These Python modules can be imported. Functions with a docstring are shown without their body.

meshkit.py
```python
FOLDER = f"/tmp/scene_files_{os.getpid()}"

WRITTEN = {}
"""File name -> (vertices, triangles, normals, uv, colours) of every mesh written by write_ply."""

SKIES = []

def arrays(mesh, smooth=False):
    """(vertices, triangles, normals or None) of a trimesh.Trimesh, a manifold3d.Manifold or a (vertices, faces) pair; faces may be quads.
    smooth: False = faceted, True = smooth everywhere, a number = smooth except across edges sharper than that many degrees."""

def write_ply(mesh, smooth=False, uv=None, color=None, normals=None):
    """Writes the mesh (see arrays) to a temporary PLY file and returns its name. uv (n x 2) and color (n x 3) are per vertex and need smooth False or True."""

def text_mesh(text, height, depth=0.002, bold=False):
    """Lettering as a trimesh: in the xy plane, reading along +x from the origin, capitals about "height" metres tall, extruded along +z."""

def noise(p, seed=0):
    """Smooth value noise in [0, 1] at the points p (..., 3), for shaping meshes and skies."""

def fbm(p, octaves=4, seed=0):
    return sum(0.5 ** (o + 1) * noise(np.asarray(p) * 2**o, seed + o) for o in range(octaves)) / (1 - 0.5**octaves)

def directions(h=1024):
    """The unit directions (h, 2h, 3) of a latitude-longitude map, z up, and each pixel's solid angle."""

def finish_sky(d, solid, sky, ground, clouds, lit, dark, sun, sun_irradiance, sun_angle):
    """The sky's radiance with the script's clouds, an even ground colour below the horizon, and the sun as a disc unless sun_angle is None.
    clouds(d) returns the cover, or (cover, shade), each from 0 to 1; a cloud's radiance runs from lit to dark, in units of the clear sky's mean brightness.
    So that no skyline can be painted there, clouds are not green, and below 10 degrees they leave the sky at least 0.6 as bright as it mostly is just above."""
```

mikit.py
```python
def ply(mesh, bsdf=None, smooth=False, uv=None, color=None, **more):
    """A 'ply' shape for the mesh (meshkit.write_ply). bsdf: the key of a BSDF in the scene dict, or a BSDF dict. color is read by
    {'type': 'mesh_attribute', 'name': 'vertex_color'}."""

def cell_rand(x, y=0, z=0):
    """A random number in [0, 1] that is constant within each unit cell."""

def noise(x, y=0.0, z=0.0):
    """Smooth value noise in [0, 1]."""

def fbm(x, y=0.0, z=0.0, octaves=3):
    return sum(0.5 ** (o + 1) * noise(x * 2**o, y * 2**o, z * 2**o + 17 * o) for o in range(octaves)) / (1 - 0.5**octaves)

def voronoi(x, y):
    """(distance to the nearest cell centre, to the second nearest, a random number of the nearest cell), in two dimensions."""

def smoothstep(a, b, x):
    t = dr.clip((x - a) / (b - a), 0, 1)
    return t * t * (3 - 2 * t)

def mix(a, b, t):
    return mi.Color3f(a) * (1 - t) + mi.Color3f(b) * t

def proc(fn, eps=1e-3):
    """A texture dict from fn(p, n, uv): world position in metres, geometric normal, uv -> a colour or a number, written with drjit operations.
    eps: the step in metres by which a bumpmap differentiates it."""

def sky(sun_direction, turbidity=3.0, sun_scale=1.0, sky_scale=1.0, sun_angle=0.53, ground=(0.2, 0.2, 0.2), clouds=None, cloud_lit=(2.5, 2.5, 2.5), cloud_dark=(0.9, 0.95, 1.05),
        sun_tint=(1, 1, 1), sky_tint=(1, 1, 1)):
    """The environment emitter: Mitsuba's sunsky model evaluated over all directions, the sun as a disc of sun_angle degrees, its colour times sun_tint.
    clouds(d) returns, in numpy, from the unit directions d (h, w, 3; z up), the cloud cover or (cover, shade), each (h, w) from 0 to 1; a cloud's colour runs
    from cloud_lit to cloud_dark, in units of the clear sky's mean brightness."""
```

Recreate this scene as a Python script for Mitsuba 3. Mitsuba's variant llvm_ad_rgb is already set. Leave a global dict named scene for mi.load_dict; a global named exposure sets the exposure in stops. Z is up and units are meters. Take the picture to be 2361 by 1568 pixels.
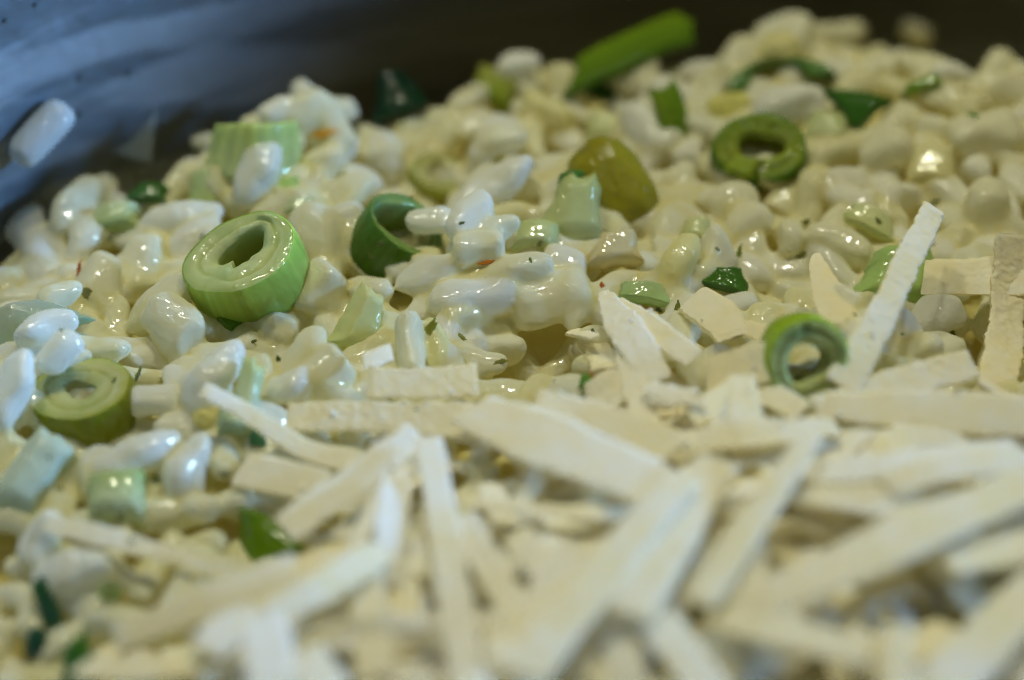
import math
import numpy as np
import trimesh
import mitsuba as mi
import drjit as dr
import mikit
import meshkit
from mikit import proc, noise, fbm, smoothstep, mix

T = mi.ScalarTransform4f
scene, labels = {}, {}
MM = 0.001

# ------------------------------------------------------------------ camera (millimetres, scaled to metres when written)
TILT, DIST, WIDE = math.radians(35.0), 325.0, 96.0          # looks 35 degrees down; 96 mm of food across the frame at 325 mm
PW, PH = 2361.0, 1568.0                                     # the pixel grid in which sizes were read off
CAM = np.array([0.0, -DIST * math.cos(TILT), DIST * math.sin(TILT)])
FWD = np.array([0.0, math.cos(TILT), -math.sin(TILT)])
RIGHT = np.array([1.0, 0.0, 0.0])
UP = np.array([0.0, math.sin(TILT), math.cos(TILT)])
PX = WIDE / PW                                              # mm per pixel at DIST
FOCUS = 323.5
APERTURE = 6.5
scene['camera'] = {
    'type': 'thinlens', 'fov': 2 * math.degrees(math.atan(WIDE / 2 / DIST)), 'fov_axis': 'x',
    'to_world': T().look_at(origin=(CAM * MM).tolist(), target=[0, 0, 0], up=[0, 0, 1]),
    'aperture_radius': APERTURE * MM, 'focus_distance': FOCUS * MM, 'near_clip': 0.02, 'far_clip': 30.0}
exposure = -0.12

# ------------------------------------------------------------------ lamps: two small cooker-hood bulbs, a blue window on the right, an added dim fill light


def lamp_disc(key, pos, target, radius, rgb, label, category, group=None):
    scene[key] = {'type': 'disk', 'to_world': T().look_at(origin=pos, target=target, up=[0, 1, 0.01]) @ T().scale([radius] * 3),
                  'bsdf': {'type': 'diffuse', 'reflectance': {'type': 'rgb', 'value': [0.5] * 3}},
                  'emitter': {'type': 'area', 'radiance': {'type': 'rgb', 'value': list(rgb)}}}
    labels[key] = {'label': label, 'category': category}
    if group:
        labels[key]['group'] = group


HOOD = (140.0, 137.0, 98.0)
for n_, (x_, y_, lab_) in enumerate([(-0.14, 0.06, 'leftmost'), (0.0, 0.11, 'middle'), (0.14, 0.07, 'rightmost')]):
    lamp_disc('hood_bulb' + (f'_{n_:03d}' if n_ else ''), [x_, y_, 0.52], [0, 0.01, 0], 0.021, HOOD, f'small warm hood bulb above the pan, {lab_} of three', 'lamp', 'hood bulbs over the pan')
lamp_disc('added_fill_light', [0.1, -0.9, 1.7], [0, 0, 0], 0.30, (0.66, 0.74, 0.84), 'round soft white added fill light high behind the viewer', 'lamp')  # added soft fill from behind the camera, no known lamp there
scene['window'] = {'type': 'rectangle', 'to_world': T().look_at(origin=[1.15, 0.02, 0.29], target=[0, 0, 0], up=[0, 0, 1]) @ T().scale([0.11, 0.09, 1]),
                   'bsdf': {'type': 'diffuse', 'reflectance': {'type': 'rgb', 'value': [0.3] * 3}},
                   'emitter': {'type': 'area', 'radiance': {'type': 'rgb', 'value': [44.0, 100.0, 215.0]}}}
labels['window'] = {'label': 'bluish daylight window to the right of the pan', 'category': 'window'}

# ------------------------------------------------------------------ materials


def blend(w, a, b):
    return {'type': 'blendbsdf', 'weight': {'type': 'float', 'value': w} if False else w, 'a': a, 'b': b}


def wet(color, rough, thin_share, trans, bump=None, bump_scale=1.0, eta=1.6, eps=4e-5):
    """A glossy wet skin over a body through which light passes diffusely."""
    skin = {'type': 'principled', 'base_color': color, 'roughness': rough, 'eta': eta}
    if bump is not None:
        skin = {'type': 'bumpmap', 'arbitrary': proc(bump, eps), 'scale': bump_scale, 'bsdf': skin}
    skin = {'type': 'twosided', 'bsdf': skin}
    body = {'type': 'principledthin', 'base_color': color, 'roughness': 0.6, 'diff_trans': trans, 'spec_trans': 0.0, 'eta': 1.3}
    return {'type': 'blendbsdf', 'weight': thin_share, 'bsdf_0': skin, 'bsdf_1': body}


VCOL = {'type': 'mesh_attribute', 'name': 'vertex_color'}


def wet_bump(p, n, uv):
    q = p * 1000.0
    grainy = 0.25 + 1.5 * smoothstep(0.42, 0.66, noise(q.x * 0.33, q.y * 0.33 + 9, q.z * 0.33))
    return 0.00010 * fbm(q.x * 1.3, q.y * 1.3, q.z * 1.3, 2) + grainy * 0.00005 * noise(q.x * 3.3, q.y * 3.3, q.z * 3.3)


def cheese_bump(p, n, uv):
    q = p * 1000.0
    return 0.00013 * fbm(q.x * 2.6, q.y * 2.6, q.z * 2.6, 3)


scene['rice_skin'] = wet(VCOL, 0.07, 0.68, 1.05, wet_bump, 1.0, 2.5)
scene['rice_scatter'] = {'type': 'twosided', 'bsdf': {'type': 'diffuse', 'reflectance': {'type': 'rgb', 'value': [0.80, 0.73, 0.38]}}}
scene['leaf_skin'] = wet(VCOL, 0.07, 0.55, 1.0, wet_bump, 1.0, 1.8)


CH = VCOL
scene['cheese_body'] = {'type': 'blendbsdf', 'weight': 0.55,
                        'bsdf_0': {'type': 'twosided', 'bsdf': {'type': 'bumpmap', 'arbitrary': proc(cheese_bump, 6e-5), 'scale': 1.0,
                                   'bsdf': {'type': 'principled', 'base_color': CH, 'roughness': 0.55, 'specular': 0.35}}},
                        'bsdf_1': {'type': 'bumpmap', 'arbitrary': proc(cheese_bump, 6e-5), 'scale': 1.0, 'bsdf': {'type': 'principledthin', 'base_color': CH, 'roughness': 0.7, 'diff_trans': 1.0, 'spec_trans': 0.0, 'eta': 1.3}}}


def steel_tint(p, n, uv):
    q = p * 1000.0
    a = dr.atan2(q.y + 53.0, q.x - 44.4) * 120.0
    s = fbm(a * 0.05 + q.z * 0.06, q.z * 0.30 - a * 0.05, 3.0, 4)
    film = smoothstep(235.0, 292.0, a + 40.0 * (fbm(a * 0.04, q.z * 0.12, 5.0, 3) - 0.5))       # milky residue that also paints the wall lit at left, darker rightward
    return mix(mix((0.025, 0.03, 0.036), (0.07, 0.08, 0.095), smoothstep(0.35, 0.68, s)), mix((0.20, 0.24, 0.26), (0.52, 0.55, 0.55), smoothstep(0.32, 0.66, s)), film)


def steel_bump(p, n, uv):
    q = p * 1000.0
    a = dr.atan2(q.y + 53.0, q.x - 44.4) * 120.0
    return 0.0003 * fbm(a * 0.05 + q.z * 0.06, q.z * 0.28 - a * 0.05, 9.0, 3) + 0.0001 * noise(a * 0.8, q.z * 0.8)


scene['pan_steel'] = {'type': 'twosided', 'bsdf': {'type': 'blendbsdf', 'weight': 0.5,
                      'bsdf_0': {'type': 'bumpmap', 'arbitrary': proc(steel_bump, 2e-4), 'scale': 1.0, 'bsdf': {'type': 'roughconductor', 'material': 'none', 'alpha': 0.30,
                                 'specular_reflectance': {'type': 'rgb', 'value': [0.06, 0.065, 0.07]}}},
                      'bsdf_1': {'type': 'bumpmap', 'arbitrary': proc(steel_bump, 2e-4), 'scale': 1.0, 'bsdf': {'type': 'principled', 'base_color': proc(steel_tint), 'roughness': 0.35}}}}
scene['hob_glass'] = {'type': 'roughplastic', 'diffuse_reflectance': {'type': 'rgb', 'value': [0.02, 0.02, 0.022]}, 'alpha': 0.08}

# ------------------------------------------------------------------ from a pixel of the reading grid to a place on the food


def unit(v):
    v = np.asarray(v, float)
    return v / np.linalg.norm(v)


def ray(px, py):
    return unit(FWD + RIGHT * (px - PW / 2) * PX / DIST - UP * (py - PH / 2) * PX / DIST)


def ground(px, py, z=0.0):
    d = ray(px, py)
    return CAM + d * ((z - CAM[2]) / d[2])


def project(p):
    q = np.asarray(p, float) - CAM
    w = q @ FWD
    return np.stack([PW / 2 + (q @ RIGHT) / w * DIST / PX, PH / 2 - (q @ UP) / w * DIST / PX, w], -1)


RIDGE = np.array([ground(a, b + 42)[:2] for a, b in [(-160, 600), (0, 530), (130, 480), (300, 425), (450, 340), (600, 275), (720, 235), (800, 310), (860, 300), (960, 240), (1040, 200), (1200, 150), (1350, 150),
                 (1500, 150), (1600, 215), (1660, 150), (1780, 85), (1900, 85), (2050, 105), (2150, 175), (2250, 195), (2361, 195), (2560, 210)]])
BUMPS = [(720, 330, 7, 4.5), (600, 420, 7, 2.5), (1120, 660, 6, 4.5), (1190, 800, 4.6, -5.5), (1290, 810, 4.2, -5.0), (1150, 470, 8, 2.5), (1800, 260, 13, 3.0), (2260, 340, 12, 3.5), (660, 790, 4.5, -3.5), (1790, 690, 4.5, -4),
         (2240, 780, 5, -4.5), (850, 330, 4, -2.5), (120, 660, 6, -3.0), (600, 1200, 6, -4), (30, 1440, 11, -6.5), (0, 1250, 5, -2.0), (1100, 150, 8, 1.5), (1450, 480, 5, 1.5), (980, 430, 5, -1.5), (1570, 460, 5, -1.5), (350, 830, 6, -2.0),
         (120, 830, 6, 2.0), (540, 900, 5, 2.0), (820, 830, 6, 1.0), (1950, 1120, 22, 4.5), (400, 1250, 6, -1.5)]
BUMPS = [(ground(a, b)[:2], r, h) for a, b, r, h in BUMPS]
WALL_C, WALL_R = np.array([44.4, -53.0]), 120.0
FLOOR = -15.0


def base(x, y):
    x, y = np.asarray(x, float), np.asarray(y, float)
    z = 1.5 * (meshkit.noise(np.stack([x * 0.11, y * 0.11, x * 0 + 3.3], -1), 5) - 0.5) * 2 + 0.6 * (meshkit.noise(np.stack([x * 0.23, y * 0.23, x * 0 + 1.3], -1), 6) - 0.5) * 2
    for c, r, h in BUMPS:
        z = z + h * np.exp(-((x - c[0]) ** 2 + (y - c[1]) ** 2) / (r * r))
    over = np.maximum(0, y - np.interp(x, RIDGE[:, 0], RIDGE[:, 1]))
    z = z - 1.5 * over * over / (over + 3.0)
    return np.maximum(z, FLOOR + 2.5)


def P(px, py, h=0.0):
    """The point h mm above the food's surface seen at this pixel."""
    d = ray(px, py)
    z = 0.0
    lo, hi = 250.0, 460.0
    ts = np.linspace(lo, hi, 421)
    pts = CAM + ts[:, None] * d
    g = pts[:, 2] - base(pts[:, 0], pts[:, 1]) - h
    k = int(np.argmax(g < 0)) if (g < 0).any() else len(g) - 1
    k = max(k, 1)
    f = g[k - 1] / (g[k - 1] - g[k] + 1e-12)
    return CAM + d * (ts[k - 1] + f * (ts[k] - ts[k - 1]))


def V(px, py, anchor, toward=0.0):
    """The point seen at this pixel, 'toward' mm nearer than the anchor point."""
    d = ray(px, py)
    w = (np.asarray(anchor) - CAM) @ FWD - toward
    return CAM + d * (w / (d @ FWD))


def cam(r, u, t):
    """A direction given as right, up and towards the camera."""
    return unit(RIGHT * r + UP * u - FWD * t)


# ------------------------------------------------------------------ adding entries
PIECES = {}      # key -> (vertices mm, faces, colours or None, bsdf, smooth) of everything that is placed; written at the end
INFO = {}


def numbered(name):
    key, n = name, 0
    while key in PIECES or key in INFO or key in scene or any(k.startswith(key + '__') for k in PIECES):
        n += 1
        key = f'{name}_{n:03d}'
    return key


def put(name, verts, faces, bsdf, color=None, parent=None, smooth=True, label=None, category=None, group=None, kind=None, short=None):
    key = numbered(f'{parent}__{name}' if parent else name)
    if color is not None and np.ndim(color) == 1:
        color = np.tile(np.asarray(color, float), (len(verts), 1))
    PIECES[key] = (np.asarray(verts, float), np.asarray(faces, int), color, bsdf, smooth)
    if parent is None:
        INFO[key] = dict(label=label, category=category, group=group, kind=kind, short=short)
    return key


def empty(name, **info):
    key = numbered(name)
    INFO[key] = dict(dict(label=None, category=None, group=None, kind=None, short=None), **info)
    return key


rng = np.random.default_rng(20)
N3 = lambda v, s, seed: meshkit.fbm(np.asarray(v) * s + 31.7 * seed, 3, seed) * 2 - 1     # noqa: E731

# ------------------------------------------------------------------ rice grains
SPHERES = {k: trimesh.creation.icosphere(subdivisions=k) for k in (2, 3, 4)}
GRAINS = []                                                   # (centre, rotation, semi-axes, bend, taper) for the sauce to hang on


def grain_norm(q, p):
    return (np.abs(q[..., 0]) ** p + (np.abs(q[..., 1]) ** 2.5 + np.abs(q[..., 2]) ** 2.5) ** (p / 2.5)) ** (1 / p)


def grain_mesh(c, R, ax, bend, taper, seed, sub=3, lump=0.10, p=2.7):
    s = SPHERES[sub]
    u = np.array(s.vertices)
    q = u / grain_norm(u, p)[:, None]
    q = q * (1 + lump * N3(u, 1.7, seed)[:, None] + 0.05 * N3(u, 4.0, seed + 50)[:, None])
    v = q * ax
    k = 1 + taper * q[:, 0]
    v[:, 1] *= k
    v[:, 2] *= k
    v[:, 2] -= bend * (v[:, 0] ** 2 - ax[0] ** 2 * 0.3)
    return v @ R.T + c, s.faces


def frame_from(t, roll=0.0, up=(0, 0, 1)):
    t = unit(t)
    n = np.asarray(up, float) - np.dot(up, t) * t
    n = unit(n) if np.linalg.norm(n) > 1e-3 else unit(np.cross(t, [1, 0, 0]))
    b = np.cross(n, t)
    n, b = n * math.cos(roll) + b * math.sin(roll), b * math.cos(roll) - n * math.sin(roll)
    return np.stack([t, b, n], 1)


RICE_TINTS = np.array([(0.87, 0.865, 0.71), (0.86, 0.84, 0.61), (0.88, 0.875, 0.76), (0.85, 0.82, 0.53), (0.87, 0.865, 0.68)])


def grain(p0, p1, width, thick=None, label=None, tint=None, sub=3, group='rice grains in the sauce', bend=None, taper=None, short=None, lump=0.10, category='rice grain', name='rice_grain', alone=False):
    c, d = (p0 + p1) / 2, p1 - p0
    L = np.linalg.norm(d)
    ax = np.array([L / 2, width / 2, (thick or width * 0.88) / 2])
    R = frame_from(d, rng.uniform(-0.5, 0.5))
    bend = rng.normal(0, 0.02) if bend is None else bend
    taper = rng.uniform(-0.18, 0.18) if taper is None else taper
    seed = int(rng.integers(1, 10 ** 6))
    p = [2.2, 2.6, 3.0, 4.2, 2.4][seed % 5]
    v, f = grain_mesh(c, R, ax, bend, taper, seed % 997, sub, lump, p)
    t = RICE_TINTS[seed % len(RICE_TINTS)] if tint is None else np.asarray(tint)
    shade = 1 + 0.05 * N3(v, 0.5, seed % 89)[:, None]
    key = put(name, v, f, 'rice_skin', np.clip(t * shade, 0, 1), label=label, category=category, group=group, short=short)
    if not alone:
        GRAINS.append((c, R, ax, bend, taper, p, key, t))
    return key


def hero_grain(x0, y0, x1, y1, wpx, h=0.6, lab=None, dz0=0.0, dz1=0.0, short=None, **kw):
    """A grain seen from pixel (x0, y0) to (x1, y1), wpx pixels wide; dz0 and dz1 lean its ends towards the viewer."""
    h = h + 0.4
    m = P((x0 + x1) / 2, (y0 + y1) / 2, h)
    w = (m - CAM) @ FWD / DIST * PX
    a, b = V(x0, y0, m, dz0), V(x1, y1, m, dz1)
    a, b = 0.68 * a + 0.32 * P(x0, y0, h), 0.68 * b + 0.32 * P(x1, y1, h)
    return grain(a, b, wpx * w, label=lab, sub=4, short=short, **kw)


WHITE, CREAM, YELLOW = (0.89, 0.89, 0.79), (0.87, 0.845, 0.62), (0.84, 0.79, 0.39)

# ------------------------------------------------------------------ spring onion and leek pieces
LIME, GREEN, DARK, OLIVE, PALE, TEAL = map(np.array, [(0.36, 0.60, 0.05), (0.12, 0.38, 0.03), (0.035, 0.15, 0.015), (0.36, 0.35, 0.02), (0.72, 0.78, 0.45), (0.08, 0.28, 0.14)])


def grid_faces(n, m, wrap=False):
    i, j = np.meshgrid(np.arange(n - (0 if wrap else 1)), np.arange(m - 1), indexing='ij')
    a, b = i * m + j, ((i + 1) % n) * m + j
    return np.concatenate([np.stack([a, b, b + 1], -1).reshape(-1, 3), np.stack([a, b + 1, a + 1], -1).reshape(-1, 3)])


def patch(name, corners, thick, bulge=0.0, color=GREEN, color2=None, n=24, rough=0.18, bsdf='leaf_skin', parent=None, jag=0.16, along='v', stripes=0.0, seed=0, **info):
    """A slice of leaf or onion with real thickness spanned between four corner points (in order), bulging along its normal."""
    c = [np.asarray(q, float) for q in corners]
    for _k in range(30):
        if min(q[2] - float(base(q[0], q[1])) for q in c) > -0.5:
            break
        c = [q + 0.4 * unit(CAM - q) for q in c]
    s, t = np.meshgrid(np.linspace(0, 1, n), np.linspace(0, 1, n), indexing='ij')
    if jag:
        s2 = s + jag * N3(np.stack([t * 3, s * 0 + 0.3, s * 0], -1), 1.0, seed + 3) * np.abs(2 * s - 1) ** 3
        t2 = t + jag * N3(np.stack([s * 3, s * 0 + 5.3, s * 0], -1), 1.0, seed + 4) * np.abs(2 * t - 1) ** 3
    else:
        s2, t2 = s, t
    S, Tt = s2[..., None], t2[..., None]
    p = c[0] * (1 - S) * (1 - Tt) + c[1] * S * (1 - Tt) + c[2] * S * Tt + c[3] * (1 - S) * Tt
    nrm = unit(np.cross(c[1] - c[0] + c[2] - c[3], c[3] - c[0] + c[2] - c[1]))
    if np.dot(nrm, CAM - p.mean((0, 1))) < 0:
        nrm = -nrm
    p = p + nrm * (bulge * (1 - (2 * (s if along == 's' else t) - 1) ** 2))[..., None]
    p = p + nrm * (rough * N3(p, 0.35, seed))[..., None]
    edge = np.minimum(np.minimum(s, 1 - s), np.minimum(t, 1 - t)) * (8 if thick < 1.7 else 4)
    half = thick / 2 * np.sqrt(np.clip(1 - (1 - np.clip(edge, 0, 1)) ** 2, 0.02, 1))[..., None]
    top, bot = p + nrm * half, p - nrm * half
    col = np.asarray(color)[None, None] if color2 is None else np.asarray(color) * (1 - S) + np.asarray(color2) * S
    col = np.broadcast_to(col, top.shape) * (1 + 0.12 * N3(p, 0.5, seed + 9)[..., None])
    if stripes:
        col = col * (1 + stripes * np.sin((t if along == 't' else s) * 40 + 3 * N3(p, 0.2, seed))[..., None])
    f = grid_faces(n, n)
    k = n * n
    rim = np.concatenate([np.arange(n) * n, (n - 1) * n + np.arange(1, n), (np.arange(n - 1)[::-1]) * n + n - 1, np.arange(1, n - 1)[::-1]])
    r2 = np.roll(rim, -1)
    side = np.concatenate([np.stack([rim, rim + k, r2 + k], -1), np.stack([rim, r2 + k, r2], -1)])
    return put(name, np.concatenate([top.reshape(-1, 3), bot.reshape(-1, 3)]), np.concatenate([f, f[:, ::-1] + k, side]), bsdf, np.clip(np.concatenate([col.reshape(-1, 3)] * 2), 0, 1), parent, **info)


def strip_mesh(profile_pts, cols):
    """A closed surface from rings of points (n_theta, n_profile, 3), wrapped both ways."""
    n, m = profile_pts.shape[:2]
    q = np.concatenate([profile_pts, profile_pts[:, :1]], 1)
    cc = np.concatenate([cols, cols[:, :1]], 1)
    return q.reshape(-1, 3), grid_faces(n, m + 1, True), cc.reshape(-1, 3)


def ring(name, centre, axis, long_dir, a, b, hole, height, skin, flesh, inner_col, seed, hole_shape=None, rim_col=None, arc=None, thin=0.22, parts=True, **info):
    """A slice of spring onion: green outer skin, pale flesh on the cut faces, a hole through it. a, b: outer semi-axes; hole: share of the radius."""
    key = empty(name, **info)
    Z = unit(axis)
    X = unit(np.asarray(long_dir) - np.dot(long_dir, Z) * Z)
    Y = np.cross(Z, X)
    full = arc is None
    n = 160
    th = np.linspace(0, 2 * math.pi, n, endpoint=False) if full else np.linspace(arc[0], arc[1], n)
    wob = 1 + 0.035 * np.sin(2 * th + seed) + 0.025 * np.sin(3 * th + 2.1 * seed) + 0.012 * np.sin(7 * th + seed)
    ro = wob
    ri = hole * (1 + 0.12 * np.sin(2 * th + 1.3 * seed) + 0.10 * np.sin(3 * th + seed * 0.7))
    if hole_shape is not None:
        ri = hole_shape(th)

    def at(r, z):
        tilt = 0.05 * np.sin(th + seed) + 0.03 * np.sin(2 * th + 2 * seed)
        return centre + (np.cos(th) * r * a)[:, None] * X + (np.sin(th) * r * b)[:, None] * Y + (z + (tilt * height if np.ndim(z) == 0 and z > 0 else 0) + 0 * th)[:, None] * Z

    hh = height / 2
    # outer skin: a thin shell outside the flesh
    bow = 0.04
    prof = [(1 - 0.03, hh), (1.0 - 0.004, hh - 0.02 * height), (1.0 + bow * 0.6, hh * 0.55), (1 + bow, 0), (1 + bow * 0.6, -hh * 0.55), (1.0, -hh), (0.97, -hh), (0.955 + bow, 0)]
    q = np.stack([at(ro * r, z) for r, z in prof], 1)
    q += (0.05 * N3(q, 0.9, seed))[..., None] * Z
    streak = (1 + 0.16 * N3(np.stack([np.cos(th) * 5, np.sin(th) * 5, th * 0], -1), 1.6, seed) + 0.22 * N3(np.stack([np.cos(th) * 16, np.sin(th) * 16, th * 0], -1), 1.0, seed + 2))[:, None, None]
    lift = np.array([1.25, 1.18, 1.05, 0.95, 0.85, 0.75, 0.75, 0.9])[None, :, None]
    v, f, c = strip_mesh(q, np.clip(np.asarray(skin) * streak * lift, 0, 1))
    if not full:
        f = f[(f // (len(prof) + 1)).max(1) - (f // (len(prof) + 1)).min(1) <= 1]
    put('outer_skin', v, f, 'leaf_skin', c, key)
    # flesh: top cut face, inner wall, bottom face
    rs = [0.0, 0.10, 0.36, 0.50, 0.62, 1.0]
    prof, cols = [], []
    rim = np.asarray(rim_col if rim_col is not None else (np.asarray(skin) + np.asarray(flesh)) / 2)
    for k, s in enumerate(rs):
        prof.append((ro * 0.975 * (1 - s) + ri * s, hh * (1.0 + 0.03 * math.sin(3.1 * s)) - (0.10 * hh if s == 1.0 else 0.0) - (0.04 * hh if s == 0 else 0) - (0.13 * hh if s == 0.50 else 0)))
        w = min(1.0, max(0.0, (s - 0.05) / 0.25))
        cols.append(rim * (1 - w) + np.asarray(flesh) * w)
    cols[2], cols[3], cols[4] = cols[2] * 1.05, (0.4 * cols[3] + 0.6 * rim) * 0.9, cols[4] * 1.03
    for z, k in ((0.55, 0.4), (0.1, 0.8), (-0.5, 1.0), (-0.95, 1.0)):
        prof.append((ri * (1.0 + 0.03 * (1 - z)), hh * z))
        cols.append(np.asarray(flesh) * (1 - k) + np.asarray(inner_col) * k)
    prof.append((ro * 0.96, -hh * 0.97))
    cols.append(np.asarray(flesh) * 0.8)
    q = np.stack([at(r, z) for r, z in prof], 1)
    q[:, 1:6] += (0.16 * N3(q[:, 1:6], 0.9, seed + 7))[..., None] * Z
    cc = np.stack([np.tile(x, (n, 1)) for x in cols], 1) * (1 + 0.22 * N3(q, 0.45, seed + 3)[..., None] * np.array([1.3, 0.6, 1.3]))
    v, f, c = strip_mesh(q, np.clip(cc, 0, 1))
    if not full:
        f = f[(f // (len(prof) + 1)).max(1) - (f // (len(prof) + 1)).min(1) <= 1]
    put('flesh', v, f, 'leaf_skin', c, key)
    return key


def blob(name, centre, R, ax, color, seed, lump=0.25, sub=3, bsdf='leaf_skin', parent=None, e=2.6, color2=None, **info):
    s = SPHERES[sub]
    u = np.array(s.vertices)
    q = u * ((np.abs(u) ** e).sum(1) ** (-1 / e))[:, None]
    q = q * (1 + lump * N3(u, 1.6, seed)[:, None] + 0.05 * N3(u, 5, seed + 1)[:, None])
    v = (q * np.asarray(ax)) @ R.T + centre
    w = np.clip(0.5 + 0.5 * u[:, 2:3] + 0.4 * N3(u, 2, seed + 5)[:, None], 0, 1)
    col = np.asarray(color) * (1 - w) + np.asarray(color2 if color2 is not None else color) * w
    col = np.clip(col * (1 + 0.1 * N3(v, 0.7, seed + 2)[:, None]), 0, 1)
    return put(name, v, s.faces, bsdf, col, parent, **info)


CAMF = np.stack([RIGHT, UP, -FWD], 1)                         # a frame that faces the viewer, for pieces given as right, up, towards


def turned(deg):
    a = math.radians(deg)
    return CAMF @ np.array([[math.cos(a), -math.sin(a), 0], [math.sin(a), math.cos(a), 0], [0, 0, 1]])


def at_scale(px, py, h):
    m = P(px, py, h)
    return m, (m - CAM) @ FWD / DIST * PX


# the big ring on the left, in focus
def wedge(th):
    r = 0.35 + 0.12 * np.cos(th - 0.5)
    k = lambda t0, w: np.exp(-(np.angle(np.exp(1j * (th - t0))) / w) ** 2)    # noqa: E731
    return r + 0.16 * k(0.5, 0.35) + 0.14 * k(2.6, 0.5) + 0.10 * k(-2.2, 0.3) - 0.10 * k(-0.9, 0.4) - 0.10 * k(-2.9, 0.25) - 0.04 * k(1.5, 0.3)


m, w = at_scale(570, 625, 4.6)
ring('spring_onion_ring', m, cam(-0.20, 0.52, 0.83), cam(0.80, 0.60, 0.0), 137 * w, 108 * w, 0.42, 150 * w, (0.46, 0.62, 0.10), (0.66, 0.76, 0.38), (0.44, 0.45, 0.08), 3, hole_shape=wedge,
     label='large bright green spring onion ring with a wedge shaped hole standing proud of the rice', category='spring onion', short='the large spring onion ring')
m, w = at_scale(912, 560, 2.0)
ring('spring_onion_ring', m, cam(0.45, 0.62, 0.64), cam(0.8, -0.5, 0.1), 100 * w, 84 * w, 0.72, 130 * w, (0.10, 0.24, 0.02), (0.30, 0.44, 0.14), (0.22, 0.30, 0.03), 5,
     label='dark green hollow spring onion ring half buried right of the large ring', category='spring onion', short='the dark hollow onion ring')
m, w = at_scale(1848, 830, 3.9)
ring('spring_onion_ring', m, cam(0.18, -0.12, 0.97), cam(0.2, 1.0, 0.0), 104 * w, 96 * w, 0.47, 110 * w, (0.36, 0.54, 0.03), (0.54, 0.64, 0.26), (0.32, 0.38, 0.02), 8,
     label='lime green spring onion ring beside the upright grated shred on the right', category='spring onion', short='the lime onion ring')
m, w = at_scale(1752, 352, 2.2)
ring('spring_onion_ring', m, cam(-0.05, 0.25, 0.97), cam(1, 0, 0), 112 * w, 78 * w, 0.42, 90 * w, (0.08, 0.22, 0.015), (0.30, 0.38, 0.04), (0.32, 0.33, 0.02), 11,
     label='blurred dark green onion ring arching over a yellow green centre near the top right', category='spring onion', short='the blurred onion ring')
m, w = at_scale(1800, 210, 1.2)
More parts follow.
